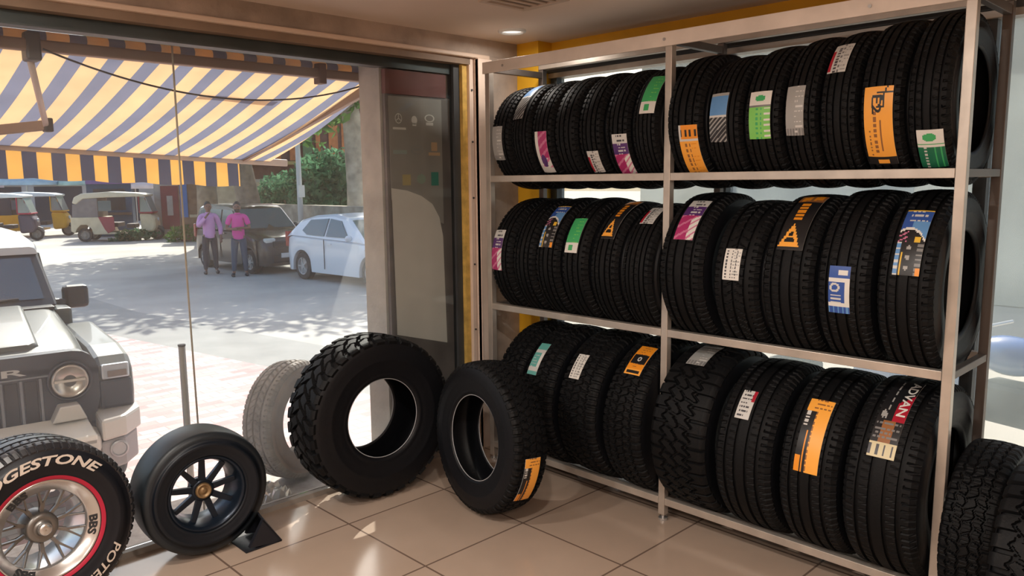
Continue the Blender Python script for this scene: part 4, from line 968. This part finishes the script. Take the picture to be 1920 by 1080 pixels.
# ------------------------------------------------------------------ people
def skin_mesh(joints, edges, lv=2):
    me = bpy.data.meshes.new('sk'); me.from_pydata([j[0] for j in joints], edges, [])
    o = bpy.data.objects.new('sk', me); C.objects.link(o)
    md = o.modifiers.new('skin', 'SKIN'); md.use_smooth_shade = True
    for i, j in enumerate(joints): me.skin_vertices[0].data[i].radius = (j[1], j[2] if len(j) > 2 else j[1])
    me.skin_vertices[0].data[0].use_root = True
    o.modifiers.new('sub', 'SUBSURF').levels = lv; o.modifiers['sub'].render_levels = lv
    me2 = bpy.data.meshes.new_from_object(o.evaluated_get(bpy.context.evaluated_depsgraph_get()))
    bpy.data.objects.remove(o); return me2
def person(label, loc, rz, shirt, shirt2, trousers, pose, hair, beard=False):
    t = thing('person', label, 'person', loc, rz)
    skin = mat('skin_brown', (.23, .11, .07), .55)
    # local: facing -Y, x to the figure's left = +X
    Jn = {'pel': ((0, 0, .93), .11, .09), 'wai': ((0, .0, 1.08), .12, .09), 'che': ((0, .0, 1.28), .14, .10), 'shc': ((0, .01, 1.42), .10, .07), 'nek': ((0, 0, 1.50), .052), 'hed': ((0, -.01, 1.56), .05)}
    E_ = [('pel', 'wai'), ('wai', 'che'), ('che', 'shc'), ('shc', 'nek'), ('nek', 'hed')]
    for s, nm in ((-1, 'R'), (1, 'L')):
        P = pose[nm]
        Jn['sh'+nm] = ((s*.175, .01, 1.40), .055); Jn['el'+nm] = (P[0], .042); Jn['wr'+nm] = (P[1], .028)
        h = Vector(P[1]); d = (h-Vector(P[0])).normalized()
        Jn['pa'+nm] = (tuple(h+d*.06), .03, .018)
        E_ += [('shc', 'sh'+nm), ('sh'+nm, 'el'+nm), ('el'+nm, 'wr'+nm), ('wr'+nm, 'pa'+nm)]
        side = d.cross(Vector((0, 0, 1))).normalized() if abs(d.z) < .9 else Vector((1, 0, 0)); cur = d.cross(side)*(.2)
        for q, (off, ln) in enumerate(((-.027, .062), (-.009, .078), (.009, .072), (.027, .055))):
            a = h+d*.085+side*off; Jn['f%d%s' % (q, nm)] = (tuple(a), .010); Jn['g%d%s' % (q, nm)] = (tuple(a+d*ln*.5+cur*.02), .009); Jn['k%d%s' % (q, nm)] = (tuple(a+d*ln*.9+cur*.12), .007)
            E_ += [('pa'+nm, 'f%d%s' % (q, nm)), ('f%d%s' % (q, nm), 'g%d%s' % (q, nm)), ('g%d%s' % (q, nm), 'k%d%s' % (q, nm))]
        a = h+d*.03+side*(-.035); Jn['t'+nm] = (tuple(a), .011); Jn['u'+nm] = (tuple(a+d*.045+side*(-.025)), .009); E_ += [('wr'+nm, 't'+nm), ('t'+nm, 'u'+nm)]
        F_ = pose['foot'+nm]
        Jn['hp'+nm] = ((s*.09, 0, .88), .085); Jn['kn'+nm] = ((F_[0]*.6+s*.09*.4, -.02, .48), .055); Jn['an'+nm] = ((F_[0], F_[1], .09), .038)
        Jn['to'+nm] = ((F_[0]+s*.03, F_[1]-.15, .035), .035, .025)
        E_ += [('pel', 'hp'+nm), ('hp'+nm, 'kn'+nm), ('kn'+nm, 'an'+nm), ('an'+nm, 'to'+nm)]
    ks = list(Jn); me = skin_mesh([Jn[k] for k in ks], [(ks.index(a), ks.index(b)) for a, b in E_])
    # head joined into the same mesh, then remeshed to one surface
    bm = bmesh.new(); bm.from_mesh(me)
    hb = MB(); hb.ball((0, -.015, 1.635), .105, 24, .78, .95, 1.12); hb.ball((0, -.045, 1.575), .066, 16, .85, .95, .8)
    hb.ball((0, -.118, 1.625), .018, 10, .8, 1.1, 1.5); hb.ball((0, -.105, 1.590), .02, 10, 1.5, .5, .5)
    for s in (-1, 1): hb.ball((s*.083, 0, 1.63), .025, 10, .4, .8, 1.2)
    m2 = bpy.data.meshes.new('h'); m2.from_pydata(hb.v, [], hb.f); bm.from_mesh(m2); bm.to_mesh(me); bm.free()
    body = bpy.data.objects.new('body', me); C.objects.link(body)
    rmod = body.modifiers.new('rm', 'REMESH'); rmod.mode = 'VOXEL'; rmod.voxel_size = .009; rmod.use_smooth_shade = True
    me3 = bpy.data.meshes.new_from_object(body.evaluated_get(bpy.context.evaluated_depsgraph_get())); body.modifiers.clear(); body.data = me3
    me3.materials.clear(); me3.materials.append(skin); body.parent = t; me3.polygons.foreach_set('use_smooth', [True]*len(me3.polygons))
    for s in (-1, 1): MB().ball((s*.032, -.108, 1.645), .011, 10, 1.3, .6, .8).build('eye', blackp, t)
    # shirt
    ks = ['pel', 'wai', 'che', 'shc']; J = [((0, 0, .80), .150, .120), ((0, 0, .92), .160, .125), ((0, 0, 1.08), .148, .118), ((0, 0, 1.28), .168, .125), ((0, .01, 1.43), .115, .085)]; E2 = [(0, 1), (1, 2), (2, 3), (3, 4)]
    for nm, s in (('R', -1), ('L', 1)):
        sh = Vector((s*.175, .01, 1.40)); el = Vector(pose[nm][0]); n0 = len(J)
        J += [(tuple(sh), .075), (tuple(sh.lerp(el, .75 if shirt2 != 'long' else 1.0)), .066)]; E2 += [(4, n0), (n0, n0+1)]
        if shirt2 == 'long': J.append((tuple(el.lerp(Vector(pose[nm][1]), .85)), .048)); E2.append((n0+1, n0+2))
    me = skin_mesh(J, E2); so_ = bpy.data.objects.new('shirt', me); C.objects.link(so_); so_.parent = t; me.materials.clear(); me.materials.append(shirt)
    me.polygons.foreach_set('material_index', [0]*len(me.polygons))
    MB().lathe([(1.465, .075), (1.50, .068), (1.505, .060), (1.47, .066)], 20, 'Z').build('collar', shirt, t, smooth=True)
    J = [((0, 0, .99), .145, .112)]; E2 = []
    for nm, s in (('R', -1), ('L', 1)):
        F_ = pose['foot'+nm]; n0 = len(J); J += [((s*.09, 0, .84), .10), ((F_[0]*.6+s*.036, -.02, .48), .073), ((F_[0], F_[1], .10), .056)]; E2 += [(0, n0), (n0, n0+1), (n0+1, n0+2)]
    me = skin_mesh(J, E2); to = bpy.data.objects.new('trousers', me); C.objects.link(to); to.parent = t; me.materials.clear(); me.materials.append(trousers)
    me.polygons.foreach_set('material_index', [0]*len(me.polygons))
    for nm, s in (('R', -1), ('L', 1)):
        F_ = pose['foot'+nm]; x, y = F_
        MB().ball((x+s*.015, y-.07, .045), .05, 16, .95, 2.9, .95).build('shoe', mat('shoe_dark', (.03, .025, .03), .6), t, smooth=True)
    hm = mat('hair_black', (.012, .010, .010), .6)
    hb = MB(); hb.ball((0, .005, 1.665), .105, 24, .82, 1.0, 1.05)
    hb.f = [q for q in hb.f if sum(hb.v[i][2] for i in q)/4 > 1.66 or sum(hb.v[i][1] for i in q)/4 > .03]; hb.mi = [0]*len(hb.f)
    ho = hb.build('hair', hm, t, smooth=True); sd_ = ho.modifiers.new('s', 'SOLIDIFY'); sd_.thickness = .012
    if beard:
        hb = MB(); hb.ball((0, -.05, 1.572), .070, 20, .92, .98, .85); hb.f = [q for q in hb.f if sum(hb.v[i][2] for i in q)/4 < 1.585]; hb.mi = [0]*len(hb.f)
        hb.build('beard', hm, t, smooth=True)
    return t
pk1 = mat('shirt_pale_pink', (.72, .36, .62), .8, var=.08); pk2 = mat('shirt_hot_pink', (.80, .07, .36), .8, var=.08)
person('person in pale pink shirt and black trousers with a hand at the mouth', (8.05, 18.75, G-.02), math.radians(-18), pk1, 'long', mat('trousers_black', (.03, .03, .045), .8),
       {'R': ((-.25, -.14, 1.17), (-.06, -.22, 1.42)), 'L': ((.27, .03, 1.12), (.25, -.10, .90)), 'footR': (-.13, -.02), 'footL': (.12, .02)}, 'black')
pk = person('bearded person in hot pink shirt and jeans with folded arms', (8.32, 17.75, G-.02), math.radians(-30), pk2, 'short', mat('jeans_blue', (.07, .09, .13), .8),
       {'R': ((-.26, -.04, 1.14), (-.02, -.22, 1.12)), 'L': ((.27, -.06, 1.14), (.04, -.24, 1.16)), 'footR': (-.14, -.05), 'footL': (.13, .03)}, 'black', True)

# ------------------------------------------------------------------ trees, wall, kiosks, buildings
def leaf_mat(name, col):
    m = bpy.data.materials.new(name); m.use_nodes = True; nt = m.node_tree; nt.nodes.clear()
    o = nt.nodes.new('ShaderNodeOutputMaterial'); d = nt.nodes.new('ShaderNodeBsdfDiffuse'); t_ = nt.nodes.new('ShaderNodeBsdfTranslucent'); x = nt.nodes.new('ShaderNodeMixShader')
    nz = nt.nodes.new('ShaderNodeTexNoise'); nz.inputs['Scale'].default_value = 1.5; tc = nt.nodes.new('ShaderNodeTexCoord'); nt.links.new(tc.outputs['Object'], nz.inputs['Vector'])
    rp_ = nt.nodes.new('ShaderNodeValToRGB'); rp_.color_ramp.elements[0].color = (*[c*.55 for c in col], 1); rp_.color_ramp.elements[1].color = (*[c*1.5 for c in col], 1)
    rp_.color_ramp.elements[0].position = .35; rp_.color_ramp.elements[1].position = .65
    nt.links.new(nz.outputs[0], rp_.inputs[0])
    for s in (d, t_): nt.links.new(rp_.outputs[0], s.inputs[0])
    x.inputs[0].default_value = .45; nt.links.new(d.outputs[0], x.inputs[1]); nt.links.new(t_.outputs[0], x.inputs[2]); nt.links.new(x.outputs[0], o.inputs[0]); return m
lf1 = leaf_mat('leaf_green', (.12, .24, .07)); lf2 = leaf_mat('leaf_bluegreen', (.09, .20, .11)); lf3 = leaf_mat('leaf_light', (.25, .36, .10))
bark = mat('bark', (.24, .19, .14), .9, var=.35, vscale=4, bump=.6, bscale=12); bark2 = mat('bark_pale', (.40, .36, .29), .9, var=.4, vscale=3, bump=.5, bscale=10)
rng = np.random.RandomState(11)
def leaves(blobs, n, size):
    vs = []; fs = []
    tot = sum(b[3]*b[4]*b[5] for b in blobs)
    for b in blobs:
        k = int(n*b[3]*b[4]*b[5]/tot)
        for _ in range(k):
            d = rng.normal(size=3); d /= np.linalg.norm(d); r = rng.rand()**.45
            p = np.array(b[:3])+d*r*np.array(b[3:6]); a = rng.normal(size=3); a /= np.linalg.norm(a); c = np.cross(a, rng.normal(size=3)); c /= np.linalg.norm(c)
            s = size*(.6+.8*rng.rand()); i = len(vs)
            vs += [tuple(p-a*s), tuple(p+c*s*.45), tuple(p+a*s), tuple(p-c*s*.45)]; fs.append((i, i+1, i+2, i+3))
    return vs, fs
def tree(label, trunk, rad, blobs, lm_, bm_, n=5000, size=.14, group=None):
    b = trunk[0]; t = thing('tree', label, 'tree', b, 0, group)
    L = lambda p: (p[0]-b[0], p[1]-b[1], p[2]-b[2])
    tr = MB().tube([L(p) for p in trunk], rad, 14)
    top = trunk[-1]
    for bl in blobs:
        tr.tube([L(top), L(((top[0]+bl[0])/2, (top[1]+bl[1])/2, (top[2]+bl[2])/2+.3)), L(bl[:3])], [rad[-1]*.6, rad[-1]*.4, .03], 8)
    tr.build('trunk', bm_, t, smooth=True)
    vs, fs = leaves([(*L(q[:3]), *q[3:]) for q in blobs], n, size)
    MB().add(vs, fs).build('crown', lm_, t, fix=False)
    return t
tree('tree with a mottled pale trunk and leafy crown beside the outer pillar', [(12.9, 19.6, G), (12.95, 19.7, 1.5), (12.9, 19.75, 3.4), (12.7, 19.9, 5.0)], [.36, .29, .27, .2],
     [(12.2, 20.4, 6.2, 3.2, 3.4, 2.2), (11.0, 17.5, 5.6, 2.6, 2.6, 1.6), (12.6, 20.2, 4.4, 1.7, 1.5, 1.1), (15.5, 18.5, 6.5, 2.5, 2.5, 1.8), (12.4, 21.2, 3.5, 1.0, .9, .8)], lf1, bark2, 9000, .16)
tree('leaning brown tree trunk behind the roof of the brown car', [(11.5, 23.4, G), (11.3, 23.3, 1.2), (11.0, 23.2, 2.6), (10.6, 23.2, 4.2)], [.42, .35, .33, .25],
     [(10.4, 23.2, 6.5, 3.6, 3.6, 2.3), (9.0, 20.0, 5.9, 2.6, 2.6, 1.5)], lf1, bark, 7000, .17)
tree('upright tree trunk rising behind the two men', [(11.6, 27.0, G), (11.6, 27.0, 1.5), (11.5, 27.0, 3.6)], [.40, .33, .28],
     [(11.4, 27.0, 6.2, 3.4, 3.4, 2.4)], lf2, bark, 5000, .18)
def bush(label, c, r, lm_, n=2500, size=.1):
    t = thing('bush', label, 'bush', (c[0], c[1], G), 0)
    st_ = MB()
    for k in range(5):
        a = 2*PI*k/5; st_.tube([(0, 0, 0), (.4*r[0]*math.cos(a), .4*r[1]*math.sin(a), c[2]-G)], [.04, .015], 6)
    st_.build('stems', bark, t)
    vs, fs = leaves([(0, 0, c[2]-G, *r), (r[0]*.5, -.3, c[2]-G-.5, r[0]*.7, r[1]*.7, r[2]*.7), (-r[0]*.6, .2, c[2]-G-.2, r[0]*.6, r[1]*.6, r[2]*.7)], n, size)
    MB().add(vs, fs).build('foliage', lm_, t, fix=False); return t
bush('big blue-green bush behind the stone wall left of the pale tree trunk', (14.0, 22.8, 1.75), (1.3, 1.3, 1.1), lf2, 4000, .12)
bush('dark green bush behind the lamp post', (14.0, 25.6, 1.3), (1.2, 1.1, .8), lf2, 2500, .12)
bush('low green weeds growing under the cream three-wheeler', (11.0, 32.3, -.30), (.9, .4, .22), lf2, 900, .09)
bush('small green weeds beside the red kiosk', (12.0, 30.2, -.2), (.6, .5, .3), lf1, 700, .08)
bush('large pale green tree canopy behind the orange building', (24.5, 40, 5), (4.5, 3, 3.0), lf3, 5000, .25)
struct('wall_garden', MB().box(12.1, 12.5, 8, 24.6, G, .98), mat('old_stone', (.40, .35, .28), .95, var=.35, vscale=3, bump=.8, bscale=6))
lp_ = thing('lamp_post', 'pale grey street lamp post between the cars and the bush', 'lamp post', (11.75, 20.9, G))
MB().tube([(0, 0, 0), (0, 0, 5.6)], [.085, .06], 14).build('pole', mat('pole_white', (.62, .64, .66), .5), lp_, smooth=True)
MB().box(-.09, .09, -.14, -.08, 1.75, 2.1).build('junction_box', white, lp_)
MB().tube([(0, 0, 5.6), (-.8, -.2, 5.9)], .04, 10).build('arm', mat('pole_white', (.62, .64, .66), .5), lp_, smooth=True)
MB().box(-1.2, -.75, -.3, -.12, 5.85, 5.95).build('lamp_head', white, lp_, bevel=.02)

def building(name, label, loc, rz, w, d, h_, wallc, parts=(), roofm=None, over=.15):
    t = thing(name, label, 'building' if name != 'kiosk' else 'kiosk', loc, rz)
    MB().box(-w/2, w/2, 0, d, 0, h_).build('wall', wallc, t)
    MB().box(-w/2-over, w/2+over, -over, d+over, h_, h_+.12).build('roof', roofm or concrete, t)
    for nm, x0, x1, z0, z1, dep, mm in parts: MB().box(x0, x1, -dep, .02, z0, z1).build(nm, mm, t)
    return t
maroon = mat('kiosk_maroon', (.20, .04, .05), .6, var=.15); bluep = mat('blue_board', (.03, .14, .42), .6); dkb = mat('kiosk_dark_blue', (.03, .07, .13), .6, var=.2)
pgrey = mat('panel_grey', (.40, .38, .37), .7, var=.15); orang = mat('orange_slats', (.52, .17, .05), .7, var=.25); cream = mat('cream_wall', (.48, .42, .32), .8, var=.15)
th = math.radians(-24)
building('kiosk', 'narrow maroon street kiosk with grey sides right of the cream three-wheeler', (12.5, 32.6, G), th, 1.25, 1.0, 2.35, pgrey,
         [('door', -.38, .28, .35, 2.1, .05, maroon), ('panel', -.16, .06, .9, 1.7, .07, pgrey), ('shutter', .34, .60, .2, 2.1, .03, mat('dark_maroon', (.06, .02, .03), .7))], pgrey)
building('kiosk', 'dark blue kiosk behind the nose of the cream three-wheeler', (11.1, 35.6, G), th, 1.7, 1.2, 2.45, dkb,
         [('counter', -.8, .8, .9, 1.0, .25, mat('dark_wood', (.10, .07, .05), .7)), ('opening', -.6, .6, 1.1, 2.0, .01, blackp), ('valance', -.85, .85, 2.2, 2.5, .12, mat('purple_board', (.16, .10, .28), .6))], maroon)
building('kiosk', 'small stall with a blue board between the trees', (12.6, 30.0, G), th, 1.5, 1.0, 2.3, mat('stall_brown', (.20, .13, .09), .8, var=.3),
         [('blue_panel', -.7, -.45, .9, 2.2, .05, bluep), ('blue_panel', .2, .5, .7, 1.9, .05, bluep), ('shelf', -.4, .15, .9, 1.0, .2, cream)], mat('tin_brown', (.22, .15, .1), .7))
building('kiosk', 'low cream booth with a dark door between two tree trunks', (13.3, 28.3, G), th, 2.0, 1.2, 2.2, cream,
         [('door', .05, .75, 0, 2.0, .04, mat('door_teal_dark', (.03, .06, .08), .6))], concrete)
shed = building('building', 'low shed with a sloping tin roof and dark open front behind the lamp post', (16.4, 28.6, G), th, 4.6, 2.2, 2.1, mat('shed_dark', (.05, .04, .04), .9, var=.3),
         [('post', -2.3, -2.15, 0, 2.0, .1, bark), ('post', -.4, -.25, 0, 2.0, .1, bark), ('post', 1.2, 1.35, 0, 2.0, .1, bark), ('awning_sheet', -2.6, 2.6, 2.0, 2.06, 1.3, mat('tin_pale', (.42, .36, .32), .6, var=.3))], mat('tin_brown', (.22, .15, .1), .7))
bo = building('building', 'two-storey building with orange slatted front behind the trees', (19.5, 33.0, G), th, 7.5, 4, 7.4, mat('bldg_brown', (.16, .08, .06), .8, var=.2),
         [('balcony_slab', -3.7, 3.7, 3.0, 3.15, .9, mat('slab_yellowish', (.45, .33, .12), .8))], concrete)
for k in range(12): MB().box(-3.6+k*.6, -3.6+k*.6+(.42 if k % 3 else .2), -.12, -.01, 3.2, 5.6).build('slat_panel', orang if k % 4 != 1 else mat('slat_green', (.14, .22, .10), .7), bo)
building('building', 'long pale wall and shopfronts closing the far side of the street', (6, 52, G), math.radians(-12), 46, 3, 5.5, mat('far_wall', (.50, .45, .42), .9, var=.2, vscale=.4),
         [('sign', -9+3*k, -9+3*k+2.4, 2.2, 3.0, .2, [bluep, mat('sign_green', (.2, .5, .15), .6), white, mat('sign_red', (.5, .06, .05), .6)][k % 4]) for k in range(7)]+[('opening', -9+3*k, -9+3*k+2.4, 0, 2.1, .02, mat('opening_dark', (.06, .06, .07), .9)) for k in range(7)], concrete)
# umbrellas and tarpaulins over the market stalls
def umb(label, x, y, z, r, col):
    t = thing('market_umbrella', label, 'umbrella', (x, y, G), 0)
    MB().tube([(0, 0, 0), (0, 0, z-G+.1)], .03, 8).build('pole', alu, t)
    mb = MB(); n = 16
    prof = [(z-G+.02, .02), (z-G-.02, r*.35), (z-G-.14, r*.7), (z-G-.36, r), (z-G-.58, r*1.03)]
    mb.lathe(prof, n, 'Z'); o = mb.build('canopy', mat('umbrella_'+col[0], col[1], .7, var=.12), t, smooth=True); o.modifiers.new('s', 'SOLIDIFY').thickness = .01
umb('pale blue market umbrella above the yellow-nosed three-wheeler', 9.2, 40.5, 2.25, 1.45, ('blue', (.32, .45, .55)))
umb('pale blue-green market umbrella behind the cream three-wheeler', 11.7, 39.5, 2.22, 1.5, ('teal', (.34, .52, .50)))
umb('lavender market umbrella at the left edge behind the three-wheelers', 7.2, 42.0, 2.15, 1.4, ('lav', (.55, .50, .66)))
umb('bright green market umbrella behind the roof of the cream three-wheeler', 12.6, 37.4, 2.15, .8, ('green', (.30, .62, .14)))
umb('white and pink market umbrella left of the dark blue kiosk', 12.3, 36.0, 2.05, .85, ('white', (.75, .68, .74)))

# ------------------------------------------------------------------ outside the right glass
building('building', 'pale grey building seen through the side glass behind the rack', (15.0, 3.0, G), math.radians(-90), 16, 4, 7, mat('side_wall', (.50, .47, .39), .9, var=.12, vscale=.7),
         [('window_band', -6, -2, 1.2, 2.4, .02, mat('window_grey', (.20, .24, .26), .3)), ('window_band', 0, 5, 1.2, 2.4, .02, mat('window_grey', (.20, .24, .26), .3)), ('door', 5.6, 7, 0, 2.2, .02, mat('door_brown', (.25, .18, .14), .6))], concrete)
def motorcycle(label, loc, rz, tank):
    t = thing('motorcycle', label, 'motorcycle', loc, rz)      # nose +X
    for nm, x in (('front_wheel', .68), ('rear_wheel', -.62)):
        o = MB().lathe([(-.05, .25), (-.05, .28), (-.03, .31), (.03, .31), (.05, .28), (.05, .25)], 36, 'Y', (x, 0, .31), closed=True).build(nm, tyre_blk, t)
        sb_ = MB()
        for k in range(8): a = 2*PI*k/8; sb_.bar((x, 0, .31), (x+.26*math.cos(a), 0, .31+.26*math.sin(a)), .012, .02, (0, 1, 0))
        sb_.build('spokes', alu, o)
    MB().ball((.12, 0, .86), .2, 20, 1.35, .75, .75).build('fuel_tank', tank, t, smooth=True)
    MB().box(-.62, -.05, -.12, .12, .78, .86).build('seat', blackp, t, bevel=.03)
    MB().box(-.12, .28, -.13, .13, .35, .66).build('engine', darkgrey, t, bevel=.04)
    MB().tube([(.40, .0, .98), (.66, .0, .33)], .03, 10).build('fork', alu, t)
    MB().tube([(.30, -.34, 1.06), (.40, -.15, 1.02), (.42, 0, 1.0), (.40, .15, 1.02), (.30, .34, 1.06)], .014, 8).build('handlebar', alu, t)
    MB().ball((.52, 0, .92), .1, 16, .8, 1, 1).build('headlamp', mat('lamp_lens', (.62, .62, .56), .12, spec=.9), t, smooth=True)
    MB().tube([(.1, -.16, .36), (-.3, -.17, .34), (-.8, -.18, .42)], .035, 10).build('exhaust', alu, t, smooth=True)
    MB().box(-.85, -.5, -.1, .1, .60, .77).build('tail_cowl', tank, t, bevel=.04)
    MB().prism([(.38, .45), (.45, .62), (.68, .70), (.92, .60), (.98, .45), (.88, .56), (.68, .645), (.5, .58)], 'Y', -.06, .06).build('mudguard', tank, t, bevel=.01)
    return t
mtank = mat('tank_blue', (.05, .14, .42), .2, coat=.7)
motorcycle('blue motorcycle parked outside the side glass right of the rack', (6.6, 1.35, G-.02), math.radians(75), mtank)
motorcycle('second blue motorcycle parked outside the side glass, mostly hidden by the rack', (6.3, 2.9, G-.02), math.radians(80), mtank)
